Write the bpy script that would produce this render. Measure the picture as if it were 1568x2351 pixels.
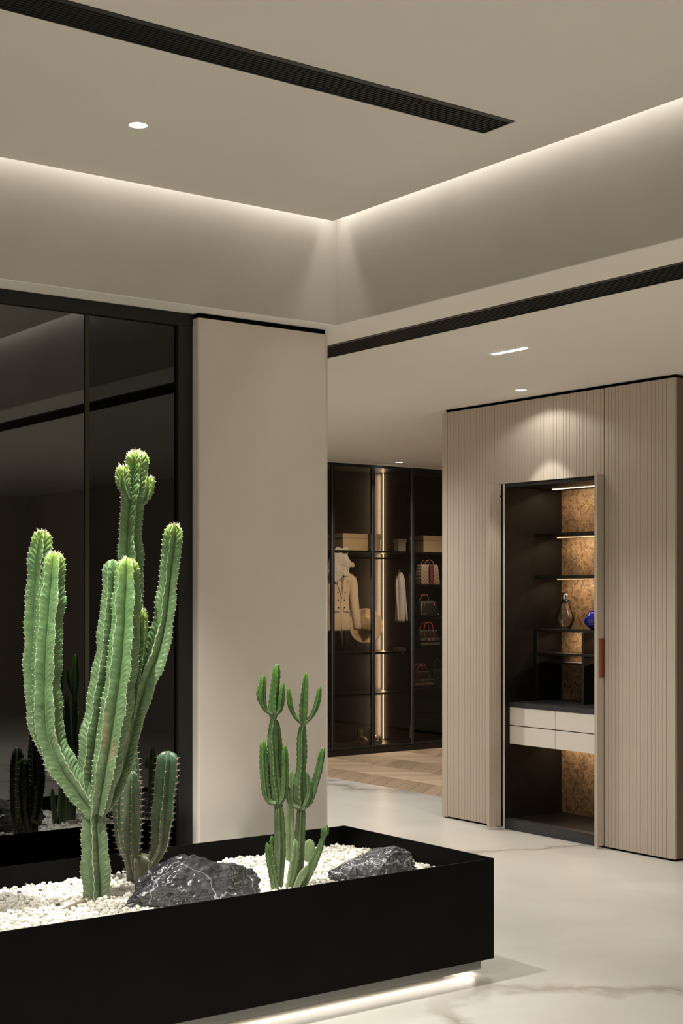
import bpy, bmesh, math, random
import numpy as np
from mathutils import Vector, Matrix, noise
random.seed(7); rng = np.random.default_rng(7)
S = bpy.context.scene
for o in list(bpy.data.objects): bpy.data.objects.remove(o)
PI = math.pi
# ------------------------------------------------------------------ camera
F = 3278.0; CX = 784.0; HZ = 1362.0; CAMH = 1.5
FW = Vector((.5962, .8030, 0)).normalized(); RT = Vector((.8030, -.5962, 0)).normalized()
cd = bpy.data.cameras.new('camera'); cam = bpy.data.objects.new('camera', cd)
S.collection.objects.link(cam); S.camera = cam
cam.location = (0, 0, CAMH); cam.rotation_euler = (PI/2, 0, math.atan2(-FW.x, FW.y))
cd.sensor_fit = 'HORIZONTAL'; cd.sensor_width = 36; cd.lens = 36*F/1568
cd.shift_y = (HZ-1175.5)/1568; cd.clip_start = .05; cd.clip_end = 60
S.view_settings.view_transform = 'Standard'; S.view_settings.look = 'None'
S.view_settings.gamma = 1; S.view_settings.use_curve_mapping = False
S.view_settings.exposure = 0.11
w = bpy.data.worlds.new('world'); S.world = w; w.use_nodes = True
w.node_tree.nodes['Background'].inputs[0].default_value = (.01, .009, .008, 1)
# ------------------------------------------------------------------ light levels
WARM = (1, .90, .78); NEUT = (1, .972, .928); AMBER = (1, .72, .45); COOL = (1, .98, .90)
E = dict(cove=8.5, plant=215)
ZC, ZU = 2.725, 3.176             # lower and raised ceiling heights
XB, YB = 3.882, 5.265             # beam faces
def lamp_area(name, loc, sx, sy, watts, color, rot=(0, 0, 0), spread=None):
    l = bpy.data.lights.new(name, 'AREA'); l.shape = 'RECTANGLE'; l.size = sx; l.size_y = sy
    l.energy = watts; l.color = color
    if spread: l.spread = spread
    o = bpy.data.objects.new(name, l); S.collection.objects.link(o); o.location = loc; o.rotation_euler = rot; return o
def lamp_spot(name, loc, target, watts, color, angle=60, blend=.7, rad=.03):
    l = bpy.data.lights.new(name, 'SPOT'); l.energy = watts; l.color = color
    l.spot_size = math.radians(angle); l.spot_blend = blend; l.shadow_soft_size = rad
    o = bpy.data.objects.new(name, l); S.collection.objects.link(o); o.location = loc
    o.rotation_euler = (Vector(target)-Vector(loc)).to_track_quat('-Z', 'Y').to_euler(); return o
# cove light strips hidden in the slot round the raised ceiling
lamp_area('cove_strip_light', (.3, YB-.045, ZU+.085), 7.1, .03, E['cove']*1.0, NEUT)
lamp_area('cove_strip_light', (XB-.045, -.3, ZU+.085), .03, 11.0, E['cove']*1.55, NEUT)
# ------------------------------------------------------------------ helpers
def wpos(o):
    p = Vector((0, 0, 0))
    while o: p += o.location; o = o.parent
    return p
def tag(o, label=None, cat=None, group=None, kind=None):
    if label: o['label'] = label
    if cat: o['category'] = cat
    if group: o['group'] = group
    if kind: o['kind'] = kind
    return o
def thing(name, loc, label, cat, group=None):
    o = bpy.data.objects.new(name, None); S.collection.objects.link(o); o.location = loc
    o.empty_display_size = .05; return tag(o, label, cat, group)
def link_mesh(name, verts, faces, mat, parent=None, smooth=False):
    v = np.asarray(verts, dtype=float).reshape(-1, 3)
    if parent is not None: org = Vector(wpos(parent))
    else: org = Vector(((v[:, 0].min()+v[:, 0].max())/2, (v[:, 1].min()+v[:, 1].max())/2, v[:, 2].min()))
    me = bpy.data.meshes.new(name)
    vv = v-np.array(org)
    me.from_pydata(vv.tolist(), [], faces)
    me.update()
    if smooth: me.polygons.foreach_set('use_smooth', [True]*len(me.polygons))
    if mat: me.materials.append(mat)
    o = bpy.data.objects.new(name, me); S.collection.objects.link(o)
    if parent is not None: o.parent = parent
    else: o.location = org
    return o
class MB:
    def __init__(s): s.v = []; s.f = []
    def add(s, v, f):
        n = len(s.v); s.v += [tuple(p) for p in v]; s.f += [tuple(i+n for i in q) for q in f]; return s
    def box(s, x0, x1, y0, y1, z0, z1, bev=0):
        if bev <= 0:
            v = [(x, y, z) for z in (z0, z1) for y in (y0, y1) for x in (x0, x1)]
            return s.add(v, [(0, 2, 3, 1), (4, 5, 7, 6), (0, 1, 5, 4), (2, 6, 7, 3), (0, 4, 6, 2), (1, 3, 7, 5)])
        bm = bmesh.new(); bmesh.ops.create_cube(bm, size=1)
        for q in bm.verts:
            q.co = Vector(((x0+x1)/2+q.co.x*(x1-x0), (y0+y1)/2+q.co.y*(y1-y0), (z0+z1)/2+q.co.z*(z1-z0)))
        bmesh.ops.bevel(bm, geom=bm.edges[:], offset=bev, segments=2, affect='EDGES', profile=.5)
        return s.bm(bm)
    def bm(s, bm):
        bm.verts.index_update()
        s.add([v.co[:] for v in bm.verts], [[v.index for v in f.verts] for f in bm.faces]); bm.free(); return s
    def lathe(s, prof, c=(0, 0, 0), n=32, M=None, close=False):
        v = []; m = len(prof)
        for k in range(n):
            a = 2*PI*k/n
            for r, z in prof:
                p = Vector((r*math.cos(a), r*math.sin(a), z))
                if M: p = M @ p
                v.append(p+Vector(c))
        f = []
        for k in range(n):
            k2 = (k+1) % n
            for j in range(m-1): f.append((k*m+j, k2*m+j, k2*m+j+1, k*m+j+1))
        return s.add(v, f)
    def tube(s, pts, r, n=8, cap=True):
        pts = [Vector(p) for p in pts]; m = len(pts)
        rs = r if isinstance(r, (list, tuple)) else [r]*m
        t = (pts[1]-pts[0]).normalized(); ref = Vector((0, 0, 1)) if abs(t.z) < .9 else Vector((1, 0, 0))
        u = t.cross(ref).normalized(); v = []
        for i, p in enumerate(pts):
            t = (pts[min(i+1, m-1)]-pts[max(i-1, 0)]).normalized()
            u = (u-t*u.dot(t)).normalized(); b = t.cross(u)
            for k in range(n):
                a = 2*PI*k/n; v.append(p+(u*math.cos(a)+b*math.sin(a))*rs[i])
        f = [(i*n+k, i*n+(k+1) % n, (i+1)*n+(k+1) % n, (i+1)*n+k) for i in range(m-1) for k in range(n)]
        if cap: f += [tuple(range(n))[::-1], tuple((m-1)*n+k for k in range(n))]
        return s.add(v, f)
    def prism(s, poly, y0, y1):   # polygon in XZ extruded along Y
        n = len(poly); v = [(x, y0, z) for x, z in poly]+[(x, y1, z) for x, z in poly]
        f = [tuple(range(n)), tuple(range(2*n-1, n-1, -1))]+[(i, i+n, (i+1) % n+n, (i+1) % n) for i in range(n)]
        return s.add(v, f)
    def cyl(s, c, r, z0, z1, n=24):
        return s.lathe([(0, z0), (r, z0), (r, z1), (0, z1)], c, n)
    def build(s, name, mat, parent=None, smooth=False):
        o = link_mesh(name, s.v, s.f, mat, parent, smooth)
        return o
def smooth_angle(o, deg=35):
    me = o.data; me.polygons.foreach_set('use_smooth', [True]*len(me.polygons))
    bm = bmesh.new(); bm.from_mesh(me)
    bmesh.ops.remove_doubles(bm, verts=bm.verts, dist=1e-5); bmesh.ops.recalc_face_normals(bm, faces=bm.faces)
    for e in bm.edges:
        if len(e.link_faces) == 2 and e.calc_face_angle(0) > math.radians(deg): e.smooth = False
    bm.to_mesh(me); bm.free(); return o
def B(name, x0, x1, y0, y1, z0, z1, mat, parent=None, bev=0):
    o = MB().box(x0, x1, y0, y1, z0, z1, bev).build(name, mat, parent); return o
def at(px, py, d):
    return FW*d+RT*((px-CX)/F*d)+Vector((0, 0, CAMH-(py-HZ)/F*d))
def catmull(P, step):
    P = [np.array(p, float) for p in P]
    P = [2*P[0]-P[1]]+P+[2*P[-1]-P[-2]]; out = []
    for i in range(1, len(P)-2):
        a, b, c, d = P[i-1:i+3]; n = max(2, int(np.linalg.norm((c-b)[:3])/step))
        for k in range(n):
            t = k/n
            out.append(.5*((2*b)+(c-a)*t+(2*a-5*b+4*c-d)*t*t+(-a+3*b-3*c+d)*t**3))
    out.append(P[-2]); return np.array(out)
# ------------------------------------------------------------------ materials
def new_mat(name):
    m = bpy.data.materials.new(name); m.use_nodes = True; nt = m.node_tree
    return m, nt, nt.nodes['Principled BSDF']
def N(nt, t, **k):
    n = nt.nodes.new(t)
    for a, b in k.items():
        if a.startswith('i_'):
            key = a[2:]; n.inputs[int(key) if key.isdigit() else key].default_value = b
        else: setattr(n, a, b)
    return n
def coords(nt, scale=(1, 1, 1), space='Object', rot=(0, 0, 0)):
    tc = N(nt, 'ShaderNodeTexCoord'); mp = N(nt, 'ShaderNodeMapping')
    mp.inputs['Scale'].default_value = scale; mp.inputs['Rotation'].default_value = rot
    nt.links.new(tc.outputs[space], mp.inputs[0]); return mp.outputs[0]
def ramp(nt, src, stops):
    r = N(nt, 'ShaderNodeValToRGB'); el = r.color_ramp.elements
    while len(el) < len(stops): el.new(.5)
    for e, (p, c) in zip(el, stops): e.position = p; e.color = c if len(c) == 4 else (*c, 1)
    nt.links.new(src, r.inputs[0]); return r
def plain(name, col, rough=.5, metal=0, spec=.5, noise_scale=0, amt=.1, bump=0, bscale=200, coat=0):
    m, nt, p = new_mat(name); p.inputs['Roughness'].default_value = rough; p.inputs['Metallic'].default_value = metal
    p.inputs['Specular IOR Level'].default_value = spec; p.inputs['Coat Weight'].default_value = coat
    p.inputs['Base Color'].default_value = (*col, 1)
    if noise_scale:
        n = N(nt, 'ShaderNodeTexNoise', i_Scale=noise_scale, i_Detail=4.0); nt.links.new(coords(nt), n.inputs['Vector'])
        r = ramp(nt, n.outputs['Fac'], [(.3, tuple(c*(1-amt) for c in col)), (.7, tuple(min(1, c*(1+amt)) for c in col))])
        nt.links.new(r.outputs[0], p.inputs['Base Color'])
    if bump:
        n = N(nt, 'ShaderNodeTexNoise', i_Scale=bscale, i_Detail=3.0); nt.links.new(coords(nt), n.inputs['Vector'])
        b = N(nt, 'ShaderNodeBump', i_Strength=bump, i_Distance=.002); nt.links.new(n.outputs['Fac'], b.inputs['Height'])
        nt.links.new(b.outputs[0], p.inputs['Normal'])
    return m
def emit(name, col, s):
    m, nt, p = new_mat(name); p.inputs['Base Color'].default_value = (0, 0, 0, 1)
    p.inputs['Emission Color'].default_value = (*col, 1); p.inputs['Emission Strength'].default_value = s; return m
def thin_glass(name, tint, ior=1.5, rough=.01):
    m, nt, p = new_mat(name); nt.nodes.remove(p); out = nt.nodes['Material Output']
    tr = N(nt, 'ShaderNodeBsdfTransparent'); tr.inputs[0].default_value = (*tint, 1)
    gl = N(nt, 'ShaderNodeBsdfGlossy'); gl.inputs['Roughness'].default_value = rough
    fr = N(nt, 'ShaderNodeFresnel', i_IOR=ior); mx = N(nt, 'ShaderNodeMixShader')
    nt.links.new(fr.outputs[0], mx.inputs[0]); nt.links.new(tr.outputs[0], mx.inputs[1]); nt.links.new(gl.outputs[0], mx.inputs[2])
    nt.links.new(mx.outputs[0], out.inputs[0]); return m
M = {}
M['ceil'] = plain('ceiling_paint', (.82, .775, .70), .85, spec=.25, noise_scale=1.2, amt=.02)
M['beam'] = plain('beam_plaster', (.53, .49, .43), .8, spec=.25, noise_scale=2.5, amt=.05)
M['pillar'] = plain('pillar_leather', (.72, .655, .58), .7, spec=.3, noise_scale=3, amt=.02, bump=.15, bscale=260)
M['wallp'] = plain('wall_paint', (.60, .54, .47), .8, spec=.25, noise_scale=2, amt=.03)
M['slat'] = plain('slat_lacquer', (.55, .475, .39), .55, spec=.35, noise_scale=2, amt=.02)
M['cabside'] = plain('side_brown', (.20, .15, .105), .6, spec=.3)
M['black'] = plain('black_metal', (.012, .012, .011), .38, spec=.4, noise_scale=6, amt=.25)
M['planter'] = plain('planter_metal', (.003, .003, .0026), .5, spec=.08, noise_scale=5, amt=.2, bump=.08, bscale=60)
M['bwood'] = plain('black_wood', (.007, .006, .0055), .45, spec=.3, noise_scale=20, amt=.3)
M['stone'] = plain('black_stone', (.03, .03, .034), .4, spec=.5, noise_scale=120, amt=.5)
M['frame'] = plain('anthracite_frame', (.035, .035, .035), .35, metal=.6)
M['brown'] = plain('walnut_panel', (.016, .010, .007), .5, spec=.35, noise_scale=6, amt=.15)
M['drawer'] = plain('drawer_lacquer', (.80, .75, .68), .5, spec=.35)
M['copper'] = plain('copper_leather', (.30, .10, .045), .4, spec=.5)
M['grey'] = plain('grey_plinth_metal', (.26, .26, .245), .45, metal=.3)
M['grille'] = plain('grille_metal', (.035, .036, .03), .45, metal=.3)
M['void'] = plain('void_black', (.004, .004, .004), .9, spec=0)
M['trimw'] = plain('pale_edge_trim', (.72, .70, .66), .4)
M['glassdark'] = thin_glass('smoked_glass', (.05, .052, .046), 2.3)
M['glassdark2'] = thin_glass('smoked_glass_deep', (.02, .022, .02), 1.75)
M['glassdoor'] = thin_glass('bronze_door_glass', (.84, .81, .77), 1.32)
M['lens'] = emit('downlight_lens', (1, .95, .88), 14)
M['ledw'] = emit('led_white', (1, .86, .62), 9)
M['leda'] = emit('led_amber', (1, .70, .40), 6)
M['ledd'] = emit('led_amber_dim', (1, .62, .30), 1.5)
M['cardboard'] = plain('kraft_box', (.50, .38, .23), .8, noise_scale=60, amt=.08)
M['greybox'] = plain('grey_card', (.28, .25, .23), .8)
M['cream'] = plain('cream_wool', (.66, .54, .38), .85, noise_scale=40, amt=.05, bump=.3, bscale=500)
M['greyc'] = plain('pale_grey_wool', (.40, .37, .34), .9, noise_scale=40, amt=.06)
M['taupe'] = plain('taupe_cloth', (.27, .22, .18), .9)
M['white'] = plain('white_satin', (.62, .56, .50), .45)
M['shoe'] = plain('ivory_leather', (.72, .62, .46), .35)
M['button'] = plain('horn_button', (.03, .02, .015), .3)
M['blackl'] = plain('black_leather', (.02, .018, .016), .32, bump=.2, bscale=300)
M['red'] = plain('wine_leather', (.32, .045, .05), .38)
M['gold'] = plain('gold_metal', (.8, .58, .28), .25, metal=1)
M['chrome'] = plain('chrome', (.8, .8, .8), .08, metal=1)
M['tan'] = plain('tan_leather', (.36, .15, .08), .4)
M['pinkc'] = plain('rose_check', (.55, .30, .27), .7)
M['greych'] = plain('grey_check', (.16, .145, .135), .8)
M['sandch'] = plain('sand_check', (.47, .41, .33), .8)
M['root'] = plain('root_bark', (.20, .15, .10), .9, noise_scale=30, amt=.3)
M['thorn'] = plain('thorn_pale', (.62, .58, .42), .6)
M['thornr'] = plain('thorn_rosy', (.52, .36, .27), .6)
M['tuft'] = plain('tip_tuft', (.62, .62, .18), .6)
def marble():
    m, nt, p = new_mat('cream_marble'); L = nt.links.new
    c = coords(nt, (1, 1, 1))
    warp = N(nt, 'ShaderNodeTexNoise', i_Scale=.8, i_Detail=6.0, i_Roughness=.6); L(c, warp.inputs['Vector'])
    add = N(nt, 'ShaderNodeVectorMath', operation='MULTIPLY_ADD'); L(warp.outputs['Color'], add.inputs[0]); add.inputs[1].default_value = (1.6, 1.6, 0); L(c, add.inputs[2])
    v = N(nt, 'ShaderNodeTexVoronoi', feature='DISTANCE_TO_EDGE', i_Scale=.42); L(add.outputs[0], v.inputs['Vector'])
    r = ramp(nt, v.outputs['Distance'], [(0, (.0, .0, .0)), (.006, (.5, .5, .5)), (.03, (1, 1, 1))])
    msk = N(nt, 'ShaderNodeTexNoise', i_Scale=.9, i_Detail=2.0); L(c, msk.inputs['Vector'])
    mr = ramp(nt, msk.outputs['Fac'], [(.34, (1, 1, 1)), (.54, (.0, .0, .0))])
    mx = N(nt, 'ShaderNodeMath', operation='MAXIMUM'); L(r.outputs[0], mx.inputs[0]); L(mr.outputs[0], mx.inputs[1])
    cl = N(nt, 'ShaderNodeTexNoise', i_Scale=1.3, i_Detail=6.0, i_Distortion=1.2); L(c, cl.inputs['Vector'])
    base = ramp(nt, cl.outputs['Fac'], [(.3, (.60, .57, .51)), (.7, (.70, .67, .61))])
    mix = N(nt, 'ShaderNodeMix', data_type='RGBA'); L(mx.outputs[0], mix.inputs['Factor'])
    mix.inputs['A'].default_value = (.33, .28, .22, 1); L(base.outputs[0], mix.inputs['B']); L(mix.outputs['Result'], p.inputs['Base Color'])
    p.inputs['Roughness'].default_value = .34; p.inputs['Specular IOR Level'].default_value = .35; return m
M['marble'] = marble()
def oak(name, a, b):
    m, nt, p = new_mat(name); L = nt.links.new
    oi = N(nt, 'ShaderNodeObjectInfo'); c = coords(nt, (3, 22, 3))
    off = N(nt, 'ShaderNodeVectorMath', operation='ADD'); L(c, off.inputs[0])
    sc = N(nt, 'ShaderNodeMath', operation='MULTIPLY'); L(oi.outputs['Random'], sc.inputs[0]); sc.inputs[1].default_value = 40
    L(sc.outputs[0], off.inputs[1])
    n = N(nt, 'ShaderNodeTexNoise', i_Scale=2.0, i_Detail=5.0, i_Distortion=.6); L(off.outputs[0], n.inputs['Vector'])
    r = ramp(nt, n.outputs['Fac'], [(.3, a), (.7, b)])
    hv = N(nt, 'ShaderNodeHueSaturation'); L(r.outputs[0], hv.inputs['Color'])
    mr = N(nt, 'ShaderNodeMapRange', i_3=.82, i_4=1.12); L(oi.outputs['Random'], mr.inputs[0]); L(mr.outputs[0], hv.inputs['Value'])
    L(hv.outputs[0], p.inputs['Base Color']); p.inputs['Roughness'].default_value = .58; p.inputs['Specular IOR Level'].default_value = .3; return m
M['oak'] = oak('oak_plank_sheen_light', (.60, .44, .29), (.70, .53, .36)); M['oak2'] = oak('oak_plank_sheen_dark', (.42, .30, .19), (.54, .39, .26))  # grain sheen painted in: lighter and darker oak by plank direction
def damask():
    m, nt, p = new_mat('damask_paper'); L = nt.links.new
    c = coords(nt); sx = N(nt, 'ShaderNodeSeparateXYZ'); L(c, sx.inputs[0])
    cb = N(nt, 'ShaderNodeCombineXYZ'); L(sx.outputs['Y'], cb.inputs['X']); L(sx.outputs['Z'], cb.inputs['Y'])
    w1 = N(nt, 'ShaderNodeTexNoise', i_Scale=14.0, i_Detail=2.0); L(cb.outputs[0], w1.inputs['Vector'])
    ad = N(nt, 'ShaderNodeVectorMath', operation='MULTIPLY_ADD'); L(w1.outputs['Color'], ad.inputs[0]); ad.inputs[1].default_value = (.06, .06, 0); L(cb.outputs[0], ad.inputs[2])
    def mth(op, a, b=None, c=None):
        n = N(nt, 'ShaderNodeMath', operation=op)
        for i, q in enumerate((a, b, c)):
            if q is None: continue
            if isinstance(q, (int, float)): n.inputs[i].default_value = q
            else: L(q, n.inputs[i])
        return n.outputs[0]
    def flower(scale, rings, petals, twist):
        v = N(nt, 'ShaderNodeTexVoronoi', voronoi_dimensions='2D', i_Scale=scale, i_Randomness=.85); L(ad.outputs[0], v.inputs['Vector'])
        d = N(nt, 'ShaderNodeVectorMath', operation='SUBTRACT'); L(ad.outputs[0], d.inputs[0]); L(v.outputs['Position'], d.inputs[1])
        s2 = N(nt, 'ShaderNodeSeparateXYZ'); L(d.outputs[0], s2.inputs[0])
        th = mth('ARCTAN2', s2.outputs['Y'], s2.outputs['X'])
        pet = mth('ABSOLUTE', mth('SINE', mth('MULTIPLY', th, petals/2)))
        ph = mth('ADD', mth('MULTIPLY', v.outputs['Distance'], rings), mth('ADD', mth('MULTIPLY', pet, -1.9), mth('MULTIPLY', th, twist)))
        return mth('SINE', ph)
    f1 = flower(7.0, 17.0, 7, 0.0); f2 = flower(13.0, 11.0, 4, 1.0)
    su = mth('MULTIPLY_ADD', f1, .3, mth('MULTIPLY_ADD', f2, .22, .5))
    ln = mth('SUBTRACT', 1.0, mth('MULTIPLY', mth('ABSOLUTE', mth('SUBTRACT', su, .5)), 5.0))
    ag = N(nt, 'ShaderNodeTexNoise', i_Scale=6.0, i_Detail=6.0, i_Roughness=.65); L(c, ag.inputs['Vector'])
    mixv = mth('MULTIPLY_ADD', mth('MAXIMUM', ln, 0.0), .42, mth('MULTIPLY', su, .5))
    r = ramp(nt, mixv, [(.12, (.19, .125, .07)), (.42, (.27, .19, .115)), (.75, (.50, .38, .25))])
    ar = ramp(nt, ag.outputs['Fac'], [(.35, (.55, .52, .5)), (.65, (1.15, 1.12, 1.1))])
    mu = N(nt, 'ShaderNodeMix', data_type='RGBA', blend_type='MULTIPLY'); mu.inputs['Factor'].default_value = 1
    L(r.outputs[0], mu.inputs['A']); L(ar.outputs[0], mu.inputs['B']); L(mu.outputs['Result'], p.inputs['Base Color'])
    b = N(nt, 'ShaderNodeBump', i_Strength=.4, i_Distance=.002); L(mixv, b.inputs['Height']); L(b.outputs[0], p.inputs['Normal'])
    p.inputs['Roughness'].default_value = .45; p.inputs['Metallic'].default_value = .2; return m
M['damask'] = damask()
def rockmat():
    m, nt, p = new_mat('veined_black_rock'); L = nt.links.new; c = coords(nt)
    w1 = N(nt, 'ShaderNodeTexNoise', i_Scale=6.0, i_Detail=5.0); L(c, w1.inputs['Vector'])
    ad = N(nt, 'ShaderNodeVectorMath', operation='MULTIPLY_ADD'); L(w1.outputs['Color'], ad.inputs[0]); ad.inputs[1].default_value = (.25,)*3; L(c, ad.inputs[2])
    v = N(nt, 'ShaderNodeTexVoronoi', feature='DISTANCE_TO_EDGE', i_Scale=3.6); L(ad.outputs[0], v.inputs['Vector'])
    r = ramp(nt, v.outputs['Distance'], [(0, (.42, .42, .42)), (.006, (.20, .20, .21)), (.014, (.045, .046, .051))])
    n = N(nt, 'ShaderNodeTexNoise', i_Scale=30.0, i_Detail=6.0, i_Roughness=.7); L(c, n.inputs['Vector'])
    r2 = ramp(nt, n.outputs['Fac'], [(.45, (.6, .6, .6)), (.75, (2.0, 2.0, 2.1))])
    mu = N(nt, 'ShaderNodeMix', data_type='RGBA', blend_type='MULTIPLY'); mu.inputs['Factor'].default_value = 1
    L(r.outputs[0], mu.inputs['A']); L(r2.outputs[0], mu.inputs['B']); L(mu.outputs['Result'], p.inputs['Base Color'])
    b = N(nt, 'ShaderNodeBump', i_Strength=.6, i_Distance=.004); L(n.outputs['Fac'], b.inputs['Height']); L(b.outputs[0], p.inputs['Normal'])
    p.inputs['Roughness'].default_value = .24; p.inputs['Specular IOR Level'].default_value = .8; return m
M['rock'] = rockmat()
def pebmat(attr):
    m, nt, p = new_mat('white_pebble'); L = nt.links.new
    if attr:
        a = N(nt, 'ShaderNodeAttribute', attribute_name='tone'); src = a.outputs['Fac']
    else: src = N(nt, 'ShaderNodeObjectInfo').outputs['Random']
    r = ramp(nt, src, [(0, (.60, .54, .45)), (.3, (.82, .79, .71)), (.8, (.90, .88, .82)), (1, (.86, .79, .66))])
    L(r.outputs[0], p.inputs['Base Color']); p.inputs['Roughness'].default_value = .5
    p.inputs['Subsurface Weight'].default_value = 0; return m
M['peb'] = pebmat(True); M['pebo'] = pebmat(False)
M['pebd'] = plain('dark_pebble', (.07, .05, .04), .6)
M['gravelbed'] = plain('gravel_bed', (.55, .50, .42), .9, noise_scale=80, amt=.3)
def cactmat(name, old, mid, young, edge, valley, edge_pow=.86, cork=.0, rough=.42):
    m, nt, p = new_mat(name); L = nt.links.new
    a = N(nt, 'ShaderNodeAttribute', attribute_name='cac'); sp = N(nt, 'ShaderNodeSeparateColor'); L(a.outputs['Color'], sp.inputs[0])
    r = ramp(nt, sp.outputs[1], [(0, old), (.55, mid), (1, young)])
    n = N(nt, 'ShaderNodeTexNoise', i_Scale=35.0, i_Detail=5.0, i_Roughness=.6); L(coords(nt), n.inputs['Vector'])
    nr = ramp(nt, n.outputs['Fac'], [(.3, (.72, .72, .72)), (.7, (1.25, 1.22, 1.2))])
    mu = N(nt, 'ShaderNodeMix', data_type='RGBA', blend_type='MULTIPLY'); mu.inputs['Factor'].default_value = 1
    L(r.outputs[0], mu.inputs['A']); L(nr.outputs[0], mu.inputs['B'])
    # pale margins on the rib crests, a lighter seam down the valleys
    er = ramp(nt, sp.outputs[0], [(0, (.45,)*3), (.10, (0, 0, 0)), (edge_pow, (0, 0, 0)), (.985, (.8,)*3)])
    ec = ramp(nt, sp.outputs[0], [(.3, valley), (.6, edge)])
    mx = N(nt, 'ShaderNodeMix', data_type='RGBA'); L(er.outputs[0], mx.inputs['Factor']); L(mu.outputs['Result'], mx.inputs['A']); L(ec.outputs[0], mx.inputs['B'])
    last = mx.outputs['Result']
    if cork:
        n2 = N(nt, 'ShaderNodeTexNoise', i_Scale=9.0, i_Detail=5.0, i_Distortion=.8); L(coords(nt, (1, 1, .35)), n2.inputs['Vector'])
        cr = ramp(nt, n2.outputs['Fac'], [(.62, (0, 0, 0)), (.70, (1, 1, 1))])
        hm = ramp(nt, sp.outputs[1], [(0, (cork,)*3), (.35, (cork*.5,)*3), (.6, (0, 0, 0))])
        mm = N(nt, 'ShaderNodeMath', operation='MULTIPLY'); L(cr.outputs[0], mm.inputs[0]); L(hm.outputs[0], mm.inputs[1])
        m3 = N(nt, 'ShaderNodeMix', data_type='RGBA'); L(mm.outputs[0], m3.inputs['Factor']); L(last, m3.inputs['A']); m3.inputs['B'].default_value = (.34, .22, .14, 1)
        last = m3.outputs['Result']
    L(last, p.inputs['Base Color']); p.inputs['Roughness'].default_value = rough
    b = N(nt, 'ShaderNodeBump', i_Strength=.25, i_Distance=.002); L(n.outputs['Fac'], b.inputs['Height']); L(b.outputs[0], p.inputs['Normal'])
    return m
M['euph'] = cactmat('tree_spurge_skin', (.13, .19, .10), (.125, .24, .09), (.30, .46, .09), (.50, .58, .40), (.24, .34, .15), .965, .8)
M['cereus'] = cactmat('column_cactus_skin', (.11, .11, .065), (.04, .085, .042), (.09, .17, .10), (.34, .40, .28), (.13, .2, .12), .95, .9, .4)
M['euph2'] = cactmat('candelabra_skin', (.09, .13, .06), (.042, .10, .024), (.06, .165, .018), (.15, .20, .08), (.07, .14, .03), .93, .5)
M['euph3'] = cactmat('candelabra_pale_skin', (.16, .22, .11), (.13, .19, .085), (.17, .25, .09), (.3, .34, .2), (.2, .28, .12), .93, .3)
def monogram():
    m, nt, p = new_mat('lattice_canvas'); L = nt.links.new
    c = coords(nt, (1, 1, 1), 'Object', (0, math.radians(45), 0))
    sx = N(nt, 'ShaderNodeSeparateXYZ'); L(c, sx.inputs[0]); outs = []
    for ax in ('X', 'Z'):
        a = N(nt, 'ShaderNodeMath', operation='MULTIPLY'); L(sx.outputs[ax], a.inputs[0]); a.inputs[1].default_value = 44
        b = N(nt, 'ShaderNodeMath', operation='FRACT'); L(a.outputs[0], b.inputs[0])
        d = N(nt, 'ShaderNodeMath', operation='LESS_THAN'); L(b.outputs[0], d.inputs[0]); d.inputs[1].default_value = .26; outs.append(d)
    mx = N(nt, 'ShaderNodeMath', operation='MAXIMUM'); L(outs[0].outputs[0], mx.inputs[0]); L(outs[1].outputs[0], mx.inputs[1])
    r = ramp(nt, mx.outputs[0], [(0, (.46, .37, .26)), (1, (.15, .10, .07))]); L(r.outputs[0], p.inputs['Base Color']); p.inputs['Roughness'].default_value = .5; return m
M['mono'] = monogram()
def realglass(name, col, rough=.0):
    m, nt, p = new_mat(name); p.inputs['Base Color'].default_value = (*col, 1); p.inputs['Transmission Weight'].default_value = 1
    p.inputs['Roughness'].default_value = rough; p.inputs['IOR'].default_value = 1.45; return m
M['clear'] = thin_glass('clear_glass', (.96, .96, .95), 1.35, .18)
M['blue'] = plain('cobalt_glass', (.008, .015, .30), .06, coat=.6)
# ------------------------------------------------------------------ structure
def struct(o, label=None): o['kind'] = 'structure'; return o
def slab_holes(name, x0, x1, y0, y1, z0, z1, holes, mat):
    xs = sorted({x0, x1, *[h[0] for h in holes], *[h[1] for h in holes]}); ys = sorted({y0, y1, *[h[2] for h in holes], *[h[3] for h in holes]})
    m = MB()
    for i in range(len(xs)-1):
        for j in range(len(ys)-1):
            cx_, cy_ = (xs[i]+xs[i+1])/2, (ys[j]+ys[j+1])/2
            if any(h[0] < cx_ < h[1] and h[2] < cy_ < h[3] for h in holes): continue
            m.box(xs[i], xs[i+1], ys[j], ys[j+1], z0, z1)
    return struct(m.build(name, mat))
XW, YW = -3.6, -6.0      # far sides of the room behind the camera
XE = 6.245               # face of the slatted wall
G1 = (-2.4, 3.517, 3.70, 3.868); G2 = (4.155, 4.375, -4.0, 9.2)
slab_holes('floor', XW, 7.6, YW, 11.3, -.06, 0, [(6.86, 7.6, 5.35, 11.3)], M['marble'])
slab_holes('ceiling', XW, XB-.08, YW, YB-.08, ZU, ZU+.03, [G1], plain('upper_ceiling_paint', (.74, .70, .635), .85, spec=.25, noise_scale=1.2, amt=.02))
slab_holes('ceiling', XB, 10.2, YW, 11.3, ZC, ZC+.004, [G2], M['ceil'])
struct(B('ceiling', XW, XB-.0002, YB, 11.3, ZC, ZC+.004, M['ceil']))
struct(B('ceiling', XW-.1, XB+.1, YW-.1, YB+.1, 3.36, 3.40, M['ceil']))
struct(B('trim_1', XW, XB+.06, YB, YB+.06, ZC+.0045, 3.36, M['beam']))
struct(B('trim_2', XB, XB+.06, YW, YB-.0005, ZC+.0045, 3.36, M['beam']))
struct(B('wall_left', XW-.1, XW, YW, 11.3, 0, 3.36, M['wallp']))
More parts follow.
